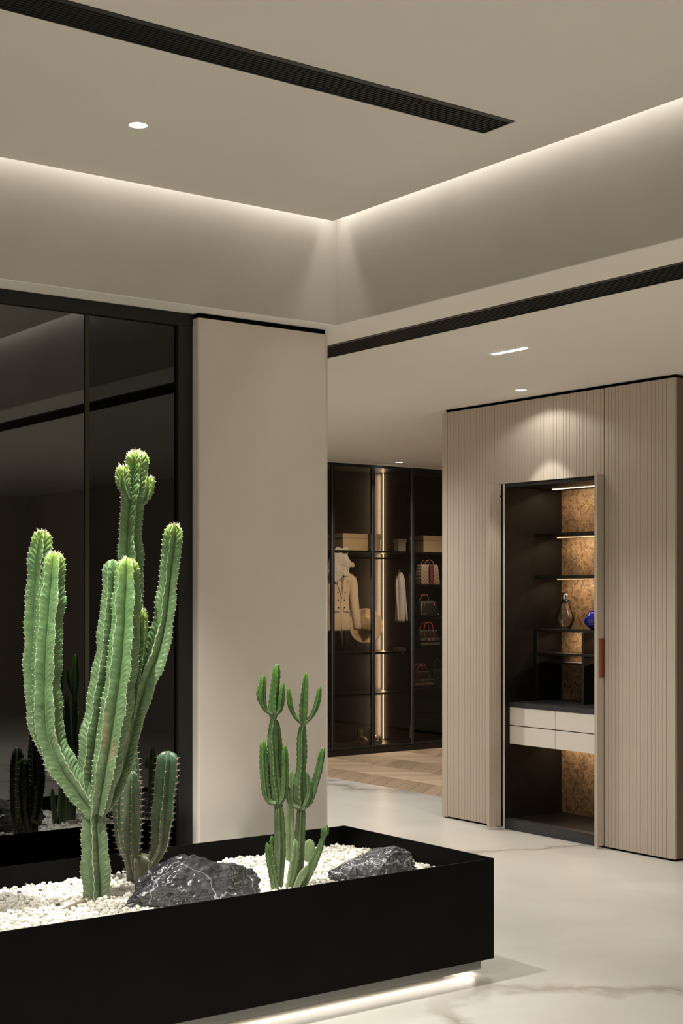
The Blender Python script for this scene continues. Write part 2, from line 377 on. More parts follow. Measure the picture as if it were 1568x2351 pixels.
struct(B('wall_back', XW, 7.7, YW-.1, YW, 0, 3.36, M['wallp']))
struct(B('wall_right', 7.6, 7.7, YW, 5.29, 0, ZC, M['wallp']))
struct(B('wall_far', 3.5, 10.2, 11.06, 11.16, -.02, ZC, M['wallp']))
struct(B('wall_side', 10.1, 10.2, 5.29, 11.06, -.02, ZC, M['wallp']))
struct(B('wall_corridor', 3.5, 3.6, 5.93, 11.06, 0, ZC, M['wallp']))
# pillar with softly rounded corners, a dark shadow gap on top
PX0, PX1, PY0, PY1 = 3.212, 3.925, 5.372, 5.93
def rrect(x0, x1, y0, y1, rads, n=6):
    out = []
    for (cx_, cy_, a0), r in zip(((x0, y0, PI), (x1, y0, 1.5*PI), (x1, y1, 0), (x0, y1, .5*PI)), rads):
        ox = cx_+(r if cx_ == x0 else -r); oy = cy_+(r if cy_ == y0 else -r)
        for k in range(n+1):
            a = a0+k/n*PI/2; out.append((ox+r*math.cos(a), oy+r*math.sin(a)))
    return out
def vprism(poly, z0, z1):
    n = len(poly); m = MB(); v = [(x, y, z0) for x, y in poly]+[(x, y, z1) for x, y in poly]
    return m.add(v, [tuple(range(n))[::-1], tuple(range(n, 2*n))]+[(i, (i+1) % n, (i+1) % n+n, i+n) for i in range(n)])
o = struct(vprism(rrect(PX0, PX1, PY0, PY1, (.012, .035, .01, .01)), 0, ZC-.022).build('wall_pillar', M['pillar'])); smooth_angle(o, 40)
B('shadow_gap', PX0+.006, PX1-.028, PY0+.006, PY1-.01, ZC-.0215, ZC-.0005, M['void'], o)
# smoked glass storefront on the left
YG = 5.432
win = struct(thing('window_1', (1.0, YG, 0), None, None))
B('frame', XW, PX0+.0, YG-.012, YG+.04, ZC-.055, ZC-.001, M['black'], win)
B('frame', PX0-.072, PX0-.001, YG-.010, YG+.04, .06, ZC-.056, M['black'], win)
B('frame', XW, PX0-.001, YG-.010, YG+.04, 0, .0595, M['black'], win)
xm = 2.712
B('mullion', xm-.012, xm+.008, YG+.004, YG+.036, .06, ZC-.056, plain('mullion_bronze', (.05, .045, .03), .35, metal=.5), win)
B('pane', XW, xm-.013, YG+.010, YG+.018, .06, ZC-.056, M['glassdark'], win)
B('pane', xm+.009, PX0-.073, YG+.010, YG+.018, .06, ZC-.056, M['glassdark2'], win)
struct(B('wall_shopback', XW, 3.5, 7.4, 7.5, 0, ZC, plain('dark_shop_wall', (.03, .028, .024), .7)))
# ------------------------------------------------------------------ slatted cabinet wall
YL, YR = 7.28, 5.29; ZT = 2.706
wall = struct(thing('wall_slatted', (XE+.3, (YL+YR)/2, 0), None, None))
B('shadow_gap', XE+.012, 6.85, YR+.008, YL-.03, ZT, ZC-.0005, M['void'], wall)
def slat_panel(y0, y1, z0, z1, name='slat_panel', pitch=.028, par=wall, xf=XE, th=.02):
    m = MB(); n = max(1, round((y1-y0)/pitch)); w_ = (y1-y0)/n; g = .0009
    m.box(xf+.0028, xf+th, y0, y1, z0, z1)
    for k in range(n):
        a, b = y0+k*w_+g, y0+(k+1)*w_-g; c_ = .0006
        v = [(xf+.003, a, z0), (xf+c_, a, z0), (xf, a+c_, z0), (xf, b-c_, z0), (xf+c_, b, z0), (xf+.003, b, z0)]
        v += [(x, y, z1) for x, y, _ in v]
        m.add(v, [(i, i+6, i+7, i+1) for i in range(5)]+[(0, 1, 2, 3, 4, 5), (11, 10, 9, 8, 7, 6)])
    o = m.build(name, M['slat'], par); o['kind'] = 'stuff'; return o
YD0, YD1, ZD = 5.822, 6.692, 2.197     # cabinet opening
g = .0015
B('edge_strip', XE, XE+.02, 7.227, YL, .006, ZT, M['slat'], wall, .0015)
slat_panel(6.768, 7.226-g, .012, ZT)
slat_panel(YD0+g, 6.768-g*1.5, ZD, ZT)
slat_panel(5.349+g, YD0-.006, .012, ZT)
B('pocket_light_block', XE+.003, XE+.0255, YD0-.0055, YD0-.001, .012, ZD, M['void'], wall)  # added black filler: stops cabinet light leaking past the door
B('edge_strip', XE, XE+.02, YR, 5.347, .012, ZT, M['slat'], wall, .0015)
B('side_panel', XE+.021, 6.85, YR, YR+.02, .012, ZT, M['cabside'], wall)
B('side_panel', XE+.021, 6.85, YL-.02, YL, .012, ZT, M['cabside'], wall)
B('back_panel', 6.835, 6.85, YR+.021, YL-.021, .012, ZT, M['cabside'], wall)
B('toe_kick', XE+.012, 6.84, YR+.012, YD0-.002, 0, .0115, M['void'], wall)
B('toe_kick', XE+.012, 6.84, YD1+.08, YL-.012, 0, .0115, M['void'], wall)
struct(B('wall_brown', 6.851, 7.6, YR, YR+.05, 0, ZC, M['cabside']))
# ------------------------------------------------------------------ built-in cabinet
cab = thing('display_cabinet', (6.5, 6.26, 0), 'open built-in cabinet with black shelves and gold damask back panel', 'cabinet')
XBK = 6.758; YI = 6.676; YJ = 5.80
B('side_panel', XE+.006, XBK, YI, YI+.012, .002, ZD-.002, M['bwood'], cab)
B('side_panel', XE+.026, XBK, YJ, YJ+.012, .002, ZD-.002, M['bwood'], cab)
B('edge_trim', XE+.001, XE+.0055, YI-.001, YI+.013, .002, ZD-.002, M['trimw'], cab)
B('top_panel', XE+.021, XBK, YJ+.013, YI-.001, ZD-.024, ZD-.004, M['bwood'], cab)
B('front_fascia', XE+.006, XE+.02, YD0+.024, YI-.001, ZD-.026, ZD-.001, M['black'], cab)
B('back_panel', XBK+.001, XBK+.012, YJ, YI+.01, .002, ZD-.002, M['damask'], cab)
tag(B('bottom_board', XE+.065, XBK, YJ+.013, YI-.001, .04, .062, M['bwood'], cab))
B('plinth', XE+.008, XE+.064, YD0+.024, YI-.001, .002, .068, M['stone'], cab, .001)
XS = 6.52
B('shelf', XS, XBK, YJ+.013, YI-.001, 1.862, 1.884, M['black'], cab)
B('shelf', XS, XBK, YJ+.013, YI-.001, 1.593, 1.613, M['black'], cab)
B('shelf', XS, XBK, YJ+.013, YI-.001, 1.254, 1.269, M['black'], cab)
YV = 6.256
B('upright', XS, XS+.018, YI-.014, YI-.002, .806, 1.253, M['black'], cab)
B('divider', XS, XBK, YV-.009, YV+.009, .806, 1.253, M['black'], cab)
B('shelf', XS, XBK, YV+.010, YI-.015, 1.105, 1.119, M['black'], cab)
B('shelf', XS, XBK, YJ+.013, YV-.010, 1.105, 1.119, M['black'], cab)
B('back_ledge', 6.59, XBK, YV+.010, YI-.002, 1.046, 1.058, M['black'], cab)
B('back_ledge', 6.59, XBK, YJ+.013, YV-.010, 1.046, 1.058, M['black'], cab)
B('drawer_case', 6.31, XBK, YJ+.013, YI-.001, .54, .776, M['bwood'], cab)
B('worktop', 6.288, XBK, YJ+.013, YI-.001, .777, .805, M['stone'], cab, .001)
for (a, b) in ((YJ+.013, 6.268), (6.272, YI-.002)):
    for (c, d) in ((.541, .655), (.661, .775)): B('drawer', 6.292, 6.309, a, b, c, d, M['drawer'], cab, .0012)
def led_bar(x, z, y0, y1, mat, watts):
    B('light_strip', x-.004, x+.004, y0, y1, z-.004, z, mat, cab)
    lamp_area('cabinet_strip_light', (x+.004, (y0+y1)/2, z-.008), .012, y1-y0, watts, AMBER, (0, math.radians(-18), 0))
led_bar(6.60, ZD-.025, 5.83, 6.60, M['leda'], 2.76)
led_bar(6.645, 1.861, 5.83, 6.60, M['ledd'], 2.51)
led_bar(6.645, 1.592, 5.83, 6.60, M['ledd'], 2.51)
led_bar(6.66, 1.253, 5.83, 6.60, M['ledd'], 1.38)
led_bar(6.66, .539, 5.83, 6.60, M['ledd'], 1.88)
lamp_area('cabinet_strip_light', (6.70, 6.2, 1.098), .012, .75, .5, AMBER)
for (yh, x0, edge) in ((5.822, 6.188, 0), (6.70, 6.140, 1)):   # pocket doors standing out of the face
    d = MB(); th = .022; y0 = yh; x1 = XE+(.016 if edge == 0 else -.001)
    d.box(x0, x1, y0+.003, y0+th, .016, ZD+.002 if edge == 0 else ZD-.004)
    n = 4 if edge == 0 else 5
    w_ = (x1-x0)/n
    for k in range(n):
        a, b = x0+k*w_+(.0012 if k else 0), x0+(k+1)*w_-.0012
        d.box(a, b, y0, y0+.0031, .016, ZD+.002 if edge == 0 else ZD-.004)
    do = d.build('door', M['slat'], cab)
    if edge == 0:
        B('handle', 6.205, 6.2435, y0-.004, y0-.0002, 1.005, 1.235, M['copper'], do, .0015)
        B('handle_lip', 6.228, 6.2435, y0-.010, y0-.0042, 1.005, 1.235, plain('dark_copper', (.12, .035, .02), .4), do)
    else:
        MB().lathe([(0, 0), (.006, 0), (.006, .003), (0, .003)], (6.236, y0-.001, 2.118), 12, Matrix.Rotation(PI/2, 4, 'X')).build('hinge_pin', M['void'], do)
# clear carafe with chrome neck
def carafe(x, y, z):
    t = thing('glass_decanter', (x, y, z), 'clear glass decanter with chrome pouring neck on black cabinet shelf', 'decanter')
    outer = [(0, 0), (.034, 0), (.038, .004), (.050, .028), (.060, .055), (.063, .072), (.058, .092), (.044, .118), (.034, .145), (.029, .17), (.0275, .188)]
    inner = [(r-.0022, zz+.002) if zz < .185 else (r-.002, zz) for r, zz in outer[::-1] if r > 0]
    inner = [(max(r, .0), max(zz, .007)) for r, zz in inner]+[(0, .007)]
    o = MB().lathe(outer+inner, (x, y, z), 40).build('glass_body', M['clear'], t, True)
    n = MB().lathe([(.014, .165), (.0185, .166), (.0185, .225), (.016, .232), (.0165, .222), (.014, .166)], (x, y, z), 28).build('pouring_neck', M['chrome'], t, True)
    R = Matrix.Rotation(math.radians(22), 4, RT.cross(Vector((0, 0, 1))))
    m = MB().lathe([(0, 0), (.026, 0), (.026, .002), (0, .002)], Vector((x, y, z+.236))-RT*.012, 24, Matrix.Rotation(math.radians(-22), 4, RT.cross(Vector((0, 0, 1))))@Matrix.Identity(4)).build('lid', M['chrome'], t)
carafe(6.628, 6.517, 1.2695)
t = thing('blue_vase', (6.635, 6.245, 1.2695), 'ribbed cobalt blue glass vase beside the decanter', 'vase')
prof = [(0, 0), (.036, 0), (.040, .006)]
for k in range(0, 61):
    u = k/60; r = .042+.036*math.sin(PI*min(1, u*1.02))**.8; prof.append((r+.0028*abs(math.sin(u*PI*7)), .008+u*.105))
prof += [(.040, .116), (.041, .122), (.037, .124), (.035, .118), (0, .116)]
MB().lathe(prof, (6.635, 6.245, 1.2695), 40).build('vase_body', M['blue'], t, True)
# ------------------------------------------------------------------ ceiling fittings
def vent(label, x0, x1, y0, y1, z, along, n=9):
    t = thing('ceiling_vent', ((x0+x1)/2, (y0+y1)/2, z), label, 'vent')
    B('backing', x0, x1, y0, y1, z+.026, z+.0295, M['void'], t)
    fr = .006
    if along == 'X':
        B('frame', x0+.0005, x1-.0005, y0+.0005, y0+.02, z-.002, z+.02, M['grille'], t); B('frame', x0+.0005, x1-.0005, y1-fr, y1-.0005, z-.002, z+.02, M['grille'], t)
        B('frame', x1-fr, x1-.0005, y0+.021, y1-fr-.001, z-.002, z+.02, M['grille'], t)
        a, b = y0+.02, y1-fr
        for k in range(n):
            c = a+(k+.6)*(b-a)/n; B('slat', x0+.001, x1-fr-.001, c-.0022, c+.0022, z+.001, z+.014, M['grille'], t)
    else:
        B('frame', x0+.0005, x0+.02, y0+.0005, y1-.0005, z-.002, z+.02, M['grille'], t); B('frame', x1-fr, x1-.0005, y0+.0005, y1-.0005, z-.002, z+.02, M['grille'], t)
        a, b = x0+.02, x1-fr
        for k in range(n):
            c = a+(k+.6)*(b-a)/n; B('slat', c-.0025, c+.0025, y0+.001, y1-.001, z+.001, z+.014, M['grille'], t)
vent('long black slot vent in the raised ceiling above the planter', *G1, ZU, 'X', 9)
vent('long black slot vent in the lower ceiling beside the bulkhead', *G2, ZC, 'Y', 9)
def downlight(x, y, z, label, r=.033):
    t = thing('downlight', (x, y, z), label, 'light')
    MB().lathe([(r+.002, 0), (r+.002, -.0025), (r, -.0025), (r-.001, 0)], (x, y, z-.0002), 32).build('trim_ring', M['trimw'], t)
    MB().lathe([(0, -.0018), (r-.0012, -.0018), (r-.0012, -.0005), (0, -.0005)], (x, y, z-.0002), 32).build('lens', M['lens'], t)
downlight(2.46, 4.534, ZU, 'round recessed downlight in the raised ceiling above the planter')
lamp_spot('downlight_and_fill_beam', (2.46, 4.534, ZU-.01), (2.4, 4.6, 0), E['plant']*1.9, COOL, 70, .8, .03)
downlight(5.995, 6.26, ZC, 'round downlight close to the slatted cabinet wall')
lamp_spot('downlight_and_fill_beam', (5.995, 6.26, ZC-.01), (5.995, 6.26, 0), 4.5, NEUT, 145, .3, .012)
lamp_spot('downlight_and_fill_beam', (5.995, 6.26, ZC-.012), (5.995, 6.26, 0), 22, NEUT, 66, .25, .015)
downlight(8.385, 10.39, ZC, 'small round downlight in front of the glass wardrobe')
lamp_spot('downlight_and_fill_beam', (8.385, 10.39, ZC-.01), (8.3, 9.9, 0), 40, NEUT, 120, .8, .03)
t = thing('linear_spotlight', (4.985, 5.29, ZC), 'row of eight small round lamps recessed in the lower ceiling', 'light')
B('housing', 4.967, 5.003, 5.175, 5.405, ZC-.0015, ZC-.0002, M['trimw'], t)
for k in range(8):
    MB().lathe([(0, -.004), (.0148, -.004), (.0148, -.0016), (0, -.0016)], (4.985, 5.185+.03*k, ZC), 20).build('lamp', M['lens'], t)
lamp_spot('linear_beam', (4.985, 5.29, ZC-.02), (5.0, 5.1, 0), 135, NEUT, 115, 1, .08)
# added wide fill spots outside the picture, without fittings, to brighten the room
for (x, y, wt) in ((5.1, 2.6, 40), (5.2, 7.7, 165), (6.6, 8.9, 80), (4.9, 1.4, 150), (5.0, -1.6, 150), (4.6, 9.6, 120), (8.6, 7.2, 60)):
    lamp_spot('downlight_and_fill_beam', (x, y, ZC-.01), (x, y, 0), wt, NEUT, 150, 1, .05)
for (x, y, wt) in ((2.4, .9, 70), (.2, 2.6, 330), (-1.5, .5, 220), (1.6, -1.5, 160), (-1.2, -3.6, 120), (2.9, -4, 120)):
    lamp_spot('downlight_and_fill_beam', (x, y, ZU-.01), (x, y, 0), wt, NEUT, 150, 1, .05)
# unseen spots aimed at the planting
lamp_spot('plant_spot', (.95, 3.7, ZU-.06), (2.42, 4.62, 1.0), E['plant']*1.75, COOL, 27, 1, .03)
lamp_spot('plant_spot', (2.3, 3.3, ZU-.06), (3.1, 4.6, .6), E['plant']*.35, COOL, 24, 1, .03)
# ------------------------------------------------------------------ oak chevron floor
wf = struct(B('floor', 6.861, 10.1, 5.35, 11.3, -.06, -.0125, M['brown']))
def plank_mesh(name, dx, s, wy, mat):
    g_ = .0012; sl = math.tan(math.radians(37))*s; o2 = wpos(wf); b = .0008
    def ring(z, ins): return [(ins, ins+g_), (dx-ins, g_+ins+sl*dx), (dx-ins, wy-g_-ins+sl*dx), (ins, wy-g_-ins)], z
    v = []
    for ins, z in ((.0006, -.0115), (.0006, -.0009), (.0016, 0)):
        q, z = ring(z, ins); v += [(x, y, z) for x, y in q]
    f = [(0, 3, 2, 1), (8, 9, 10, 11)]+[(k*4+i, k*4+(i+1) % 4, (k+1)*4+(i+1) % 4, (k+1)*4+i) for k in (0, 1) for i in range(4)]
    me = bpy.data.meshes.new(name); me.from_pydata(v, [], f); me.materials.append(mat); me.update(); return me
cw, wy = .43, .165; o2 = wpos(wf)
for c in range(7):
    xa = 6.82+cw*c; s = 1 if c % 2 == 0 else -1; dx = cw; x0 = xa
    if c == 0: x0 = 6.862; dx = cw-(x0-xa)
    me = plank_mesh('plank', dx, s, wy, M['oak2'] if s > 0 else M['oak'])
    ystart = 6.75-(0 if s > 0 else -.33)
    for k in range(26):
        y = ystart+k*wy
        if y+wy+.33*max(s, 0) > 11.05: break
        p = bpy.data.objects.new('plank', me); S.collection.objects.link(p); p.parent = wf
        p.location = (x0-o2.x, y-o2.y, 0-o2.z)
# ------------------------------------------------------------------ glass wardrobe
WY, WB = 10.56, 10.98; WZ = 2.698
ward = thing('glass_wardrobe', (8.4, 10.77, 0), 'tall dark wardrobe with framed bronze glass doors over oak floor', 'wardrobe')
struct(B('trim_3', 3.6, 10.1, WY-.02, WY+.4, WZ+.001, ZC-.0005, M['ceil']))
X0w, X1w = 7.26, 9.64
B('plinth', X0w, X1w, WY-.012, WY+.05, 0, .052, M['brown'], ward)
B('bottom_board', X0w, X1w, WY+.018, WB, .053, .072, M['brown'], ward)
B('top_panel', X0w, X1w, WY+.018, WB, WZ-.024, WZ, M['brown'], ward)
B('back_panel', X0w, X1w, WB, WB+.015, 0, WZ, M['brown'], ward)
for x in (X0w, 8.66, X1w-.02): B('side_panel' if x != 8.66 else 'divider', x, x+.02, WY+.018, WB-.001, .073, WZ-.025, M['brown'], ward)
for z in (.945, .562, 1.90): B('shelf', X0w+.021, 8.659, WY+.03, WB-.001, z-.018, z, M['bwood'], ward)
for z in (1.58, 1.264, .965, .58, 1.90): B('shelf', 8.681, X1w-.021, WY+.03, WB-.001, z-.016, z, M['bwood'], ward)
B('drawer', 8.681, X1w-.021, WY+.06, WB-.01, .33, .46, M['bwood'], ward); B('drawer', 8.681, X1w-.021, WY+.06, WB-.01, .19, .325, M['bwood'], ward)
MB().box(7.3, 8.659, 10.74, 10.765, 1.825, 1.843).build('hanging_rail', M['black'], ward)
B('light_strip', 8.644, 8.651, WB-.020, WB-.013, .08, WZ-.03, M['leda'], ward)
lamp_area('wardrobe_strip_light', (8.636, WB-.030, 1.38), 2.55, .012, 8, AMBER, (0, 0, 0)).rotation_euler = Vector((1, -.45, 0)).to_track_quat('Z', 'X').to_euler()
def door_frame(x0, x1):
    d = MB(); w_ = .019; y0, y1 = WY-.008, WY+.014
    d.box(x0, x0+w_, y0, y1, .056, WZ-.004); d.box(x1-w_, x1, y0, y1, .056, WZ-.004)
    d.box(x0+w_, x1-w_, y0, y1, .056, .078); d.box(x0+w_, x1-w_, y0, y1, WZ-.026, WZ-.004)
    o = d.build('door', M['frame'], ward)
    B('glass_pane', x0+w_+.0005, x1-w_-.0005, WY+.001, WY+.005, .0785, WZ-.0265, M['glassdoor'], o)
    B('edge_groove', x1-.008, x1-.005, y0-.001, y0-.0001, .06, WZ-.01, M['grey'], o)
dx_ = [7.265, 7.737, 8.208, 8.680, 9.152, 9.625]
for a, b in zip(dx_[:-1], dx_[1:]): door_frame(a+.0012, b-.0012)
# added fill lamps, outside the doors and in the bag bay, brighten the contents
for (p, q, wt) in (((7.7, 9.0, ZC-.01), (8.0, 10.7, 1.45), 200), ((8.7, 9.2, ZC-.01), (9.0, 10.7, 1.3), 160), ((8.2, 9.3, ZC-.01), (8.4, 10.7, .6), 90)):
    lamp_spot('wardrobe_fill_spot', p, q, wt, WARM, 48, .9, .03)
for z in (1.88, 1.56, 1.245, .945): lamp_area('bay_fill_light', (9.0, WY+.045, z), .55, .02, .25, WARM, (math.radians(25), 0, 0))
def storage_box(x0, x1, y0, y1, z, h, mat, label):
    t = thing('storage_box', ((x0+x1)/2, (y0+y1)/2, z), label, 'box')
    B('box_body', x0+.004, x1-.004, y0+.004, y1-.004, z, z+h*.72, mat, t, .002); B('lid', x0, x1, y0, y1, z+h*.72+.0005, z+h, mat, t, .002)
storage_box(7.915, 8.365, 10.64, 10.93, 1.9005, .158, M['cardboard'], 'kraft storage box on top shelf above the cream blazer')
storage_box(8.89, 9.38, 10.64, 10.93, 1.9005, .16, M['cardboard'], 'kraft storage box on top shelf above the handbags')
storage_box(8.545, 8.645, 10.60, 10.68, 1.9005, .12, M['greybox'], 'small grey box on the top shelf, standing in for a reflection')  # reflection in the door glass, built as a solid box
# garments
def loft(m, secs, n=28, cap=False):
    """secs: (cx, cy, z, half width, half depth)"""
    v = []
    for cx_, cy_, z, a, b in secs:
        for k in range(n):
            t_ = 2*PI*k/n; c_, s_ = math.cos(t_), math.sin(t_)
            v.append((cx_+a*math.copysign(abs(c_)**.75, c_), cy_+b*math.copysign(abs(s_)**.75, s_), z))
    f = [(i*n+k, i*n+(k+1) % n, (i+1)*n+(k+1) % n, (i+1)*n+k) for i in range(len(secs)-1) for k in range(n)]
    if cap: f += [tuple(range(n))[::-1], tuple((len(secs)-1)*n+k for k in range(n))]
    return m.add(v, f)
def blazer(x, y, zt, zb, W, mat, label, name='blazer', detail=True, group=None):
    h = zt-zb; t = thing(name, (x, y, zb), label, 'jacket')
    D = .055
    secs = [(x, y, zb, W*.86, D), (x, y, zb+h*.12, W*.82, D), (x, y, zb+h*.42, W*.70, D*.95), (x, y, zb+h*.66, W*.78, D), (x, y, zb+h*.82, W*.86, D*.9), (x, y, zb+h*.90, W*.80, D*.7), (x, y, zb+h*.96, W*.48, D*.55), (x, y, zt, W*.26, D*.5)]
    P = catmull([list(s_) for s_ in secs], .02)
    o = loft(MB(), P.tolist(), 36, True).build('jacket_body', mat, t, True)
    for s in (-1, 1):
        pts = [(x+s*W*.80, y, zb+h*.86), (x+s*W*.98, y-.005, zb+h*.74), (x+s*W*1.04, y-.015, zb+h*.5), (x+s*W*1.10, y-.03, zb+h*.25), (x+s*W*1.2, y-.04, zb+h*.02)]
        P = catmull([list(p) for p in pts], .02)
        MB().tube(P.tolist(), [(.052-.016*i/len(P))*min(1, W/.17)*(.6+.4*min(1, i/3)) for i in range(len(P))], 16).build('sleeve', mat, t, True)
    yf = y-D
    if detail:
        MB().prism([(x-W*.22, zt-.005), (x+W*.22, zt-.005), (x, zb+h*.53)], yf-.002, yf+.003).build('inner_panel', M['taupe'], t)
        for s in (-1, 1):
            poly = [(x+s*W*.24, zt-.01), (x+s*W*.42, zb+h*.88), (x+s*W*.50, zb+h*.78), (x+s*W*.36, zb+h*.77), (x-s*W*.02, zb+h*.50), (x+s*W*.08, zb+h*.75)]
            MB().prism(poly, yf-.012-.003*s, yf+.004).build('lapel', mat, t)
            MB().box(x+s*W*.34-W*.20, x+s*W*.34+W*.20, yf-.004, yf+.01, zb+h*.30, zb+h*.345).build('pocket_flap', mat, t)
        MB().prism([(x-W*.04, zb+h*.5), (x-W*.02, zb+h*.5), (x+W*.02, zb+.002), (x-W*.0, zb+.002)], yf-.003, yf+.002).build('front_edge', M['taupe'], t)
        for bx, bz in ((-.22, .48), (.20, .48), (-.24, .60), (.24, .60), (-.2, .36), (.2, .36)):
            MB().lathe([(0, 0), (.007, 0), (.006, .004), (0, .005)], (x+bx*W, yf-.004, zb+h*bz), 12, Matrix.Rotation(PI/2, 4, 'X')).build('button', M['button'], t, True)
        MB().prism([(x-W*.25, zt), (x-W*.1, zt+.022), (x+W*.1, zt+.022), (x+W*.25, zt), (x+W*.06, zt-.05), (x, zt-.07), (x-W*.06, zt-.05)], yf+.03, yf+.042).build('inner_collar', M['white'], t)
    MB().tube([(x-W*.7, y, zt-.035), (x-.02, y, zt+.01), (x, y, zt+.03), (x+.02, y, zt+.01), (x+W*.7, y, zt-.035)], .006, 8).build('hanger', M['bwood'], t)
    MB().tube([(x, y, zt+.02), (x, y, zt+.05), (x+.012, y, 1.845), (x, y, 1.853), (x-.01, y, 1.849)], .0022, 6).build('hanger_hook', M['chrome'], t)
    return t
blazer(7.895, 10.69, 1.75, 1.15, .168, M['cream'], 'cream double-breasted blazer hanging behind the left glass door')
blazer(8.598, 10.64, 1.70, 1.225, .045, M['greyc'], 'pale grey jacket at the right end of the rail, standing in for a reflection', 'reflected_jacket', False)  # jacket reflected in the door glass, built as a real garment
# taupe trousers behind
t = thing('hanging_trousers', (8.16, 10.88, 1.28), 'taupe pleated trousers hanging between the blazer and light strip', 'trousers')
m = MB(); n = 40; v = []
for z, wd in ((1.66, .085), (1.5, .09), (1.25, .095), (1.0, .10)):
    for k in range(n+1):
        u = k/n*2-1; v.append((8.16+u*wd, 10.88+.008*math.sin(u*26), z))
m.add(v, [(i*(n+1)+k, i*(n+1)+k+1, (i+1)*(n+1)+k+1, (i+1)*(n+1)+k) for i in range(3) for k in range(n)])
o = m.build('trouser_legs', M['taupe'], t, True); md = o.modifiers.new('s', 'SOLIDIFY'); md.thickness = .012
MB().tube([(8.07, 10.88, 1.665), (8.16, 10.88, 1.70), (8.25, 10.88, 1.665)], .005, 8).build('hanger', M['bwood'], t)
MB().tube([(8.16, 10.88, 1.70), (8.16, 10.86, 1.80), (8.16, 10.77, 1.84)], .0022, 6).build('hanger_hook', M['chrome'], t)
# white frilled blouse over the blazer
t = thing('white_blouse', (7.86, 10.66, 1.60), 'white frilled blouse hanging above the cream blazer collar', 'blouse')
out = [(-.05, 1.93), (.0, 1.915), (.045, 1.928), (.068, 1.912), (.072, 1.885), (.062, 1.855), (.075, 1.82), (.105, 1.79), (.13, 1.79), (.142, 1.765), (.13, 1.742), (.10, 1.748), (.078, 1.735), (.058, 1.70), (.062, 1.67), (.04, 1.65), (.015, 1.665), (-.03, 1.62), (-.08, 1.60), (-.15, 1.66), (-.16, 1.76), (-.12, 1.88)]
P = catmull([[7.89+a, b, 0] for a, b in out+[out[0]]], .01)[:-1]
cx_, cz_ = P[:, 0].mean(), P[:, 1].mean(); v = []; nn = len(P); R_ = 7
for j in range(R_+1):
    f_ = j/R_
    for p in P: v.append((cx_+(p[0]-cx_)*f_, 10.612+.007*math.sin((cx_+(p[0]-cx_)*f_)*70)+.005*math.sin((cz_+(p[1]-cz_)*f_)*45+(cx_+(p[0]-cx_)*f_)*30), cz_+(p[1]-cz_)*f_))
o = MB().add(v, [(j*nn+k, j*nn+(k+1) % nn, (j+1)*nn+(k+1) % nn, (j+1)*nn+k) for j in range(R_) for k in range(nn)]).build('blouse_cloth', M['white'], t, True)
md = o.modifiers.new('s', 'SOLIDIFY'); md.thickness = .003
MB().tube([(7.86, 10.615, 1.90), (7.86, 10.64, 1.86), (7.86, 10.735, 1.80), (7.86, 10.76, 1.846)], .002, 6).build('hanger_hook', M['chrome'], t)
# straw hat on its stand
hc = Vector((8.305, 10.80, 1.19))
t = thing('sun_hat', hc-Vector((0, 0, .17)), 'wide-brimmed straw sun hat tilted up beside the light strip', 'hat')
M['straw'] = plain('straw', (.60, .45, .27), .75, noise_scale=90, amt=.15, bump=.5, bscale=400)
ax = Vector((-.35, -.93, .10)).normalized(); RH = ax.to_track_quat('Z', 'Y').to_matrix().to_4x4()
prof = [(0, .105), (.03, .106), (.052, .10), (.068, .085), (.074, .05), (.08, .01), (.088, 0), (.12, -.004), (.155, -.001), (.172, .006), (.173, .004), (.155, -.005), (.12, -.009), (.085, -.006), (.074, .006), (.068, .05), (.05, .09), (0, .10)]
MB().lathe(prof, hc, 48, RH@Matrix.Diagonal((1, .97, 1, 1))).build('hat_body', M['straw'], t, True)
MB().lathe([(.0805, .012), (.0775, .03), (.0765, .03), (.0795, .012)], hc, 48, RH@Matrix.Diagonal((1, .97, 1, 1))).build('hat_band', plain('tan_band', (.40, .28, .16), .7), t, True)
t = thing('hat_stand', (8.32, 10.84, .945), 'slim black hat stand with round base on wardrobe shelf', 'stand')
MB().lathe([(0, 0), (.055, 0), (.055, .006), (.008, .010), (0, .010)], (8.32, 10.84, .9455), 28).build('base', M['black'], t)
MB().tube([(8.32, 10.84, .95), (8.32, 10.84, 1.19), (8.315, 10.815, 1.20)], .005, 8).build('pole', M['black'], t)
# folded scarf, a reflection in the glass built as cloth
t = thing('reflected_scarf', (8.59, 10.62, .945), 'folded patterned scarf with fringe on middle shelf, standing in for a reflection', 'scarf')
for k in range(3): MB().box(8.545, 8.64, 10.60, 10.68, .9455+k*.012, .957+k*.012, .004).build('fold', M['greyc'], t)
MB().add([], [])
for k in range(6): MB().tube([(8.575+k*.006, 10.599, .975), (8.575+k*.006, 10.592, .955), (8.577+k*.006, 10.590, .925)], .0018, 5).build('fringe_strand', M['greyc'], t)
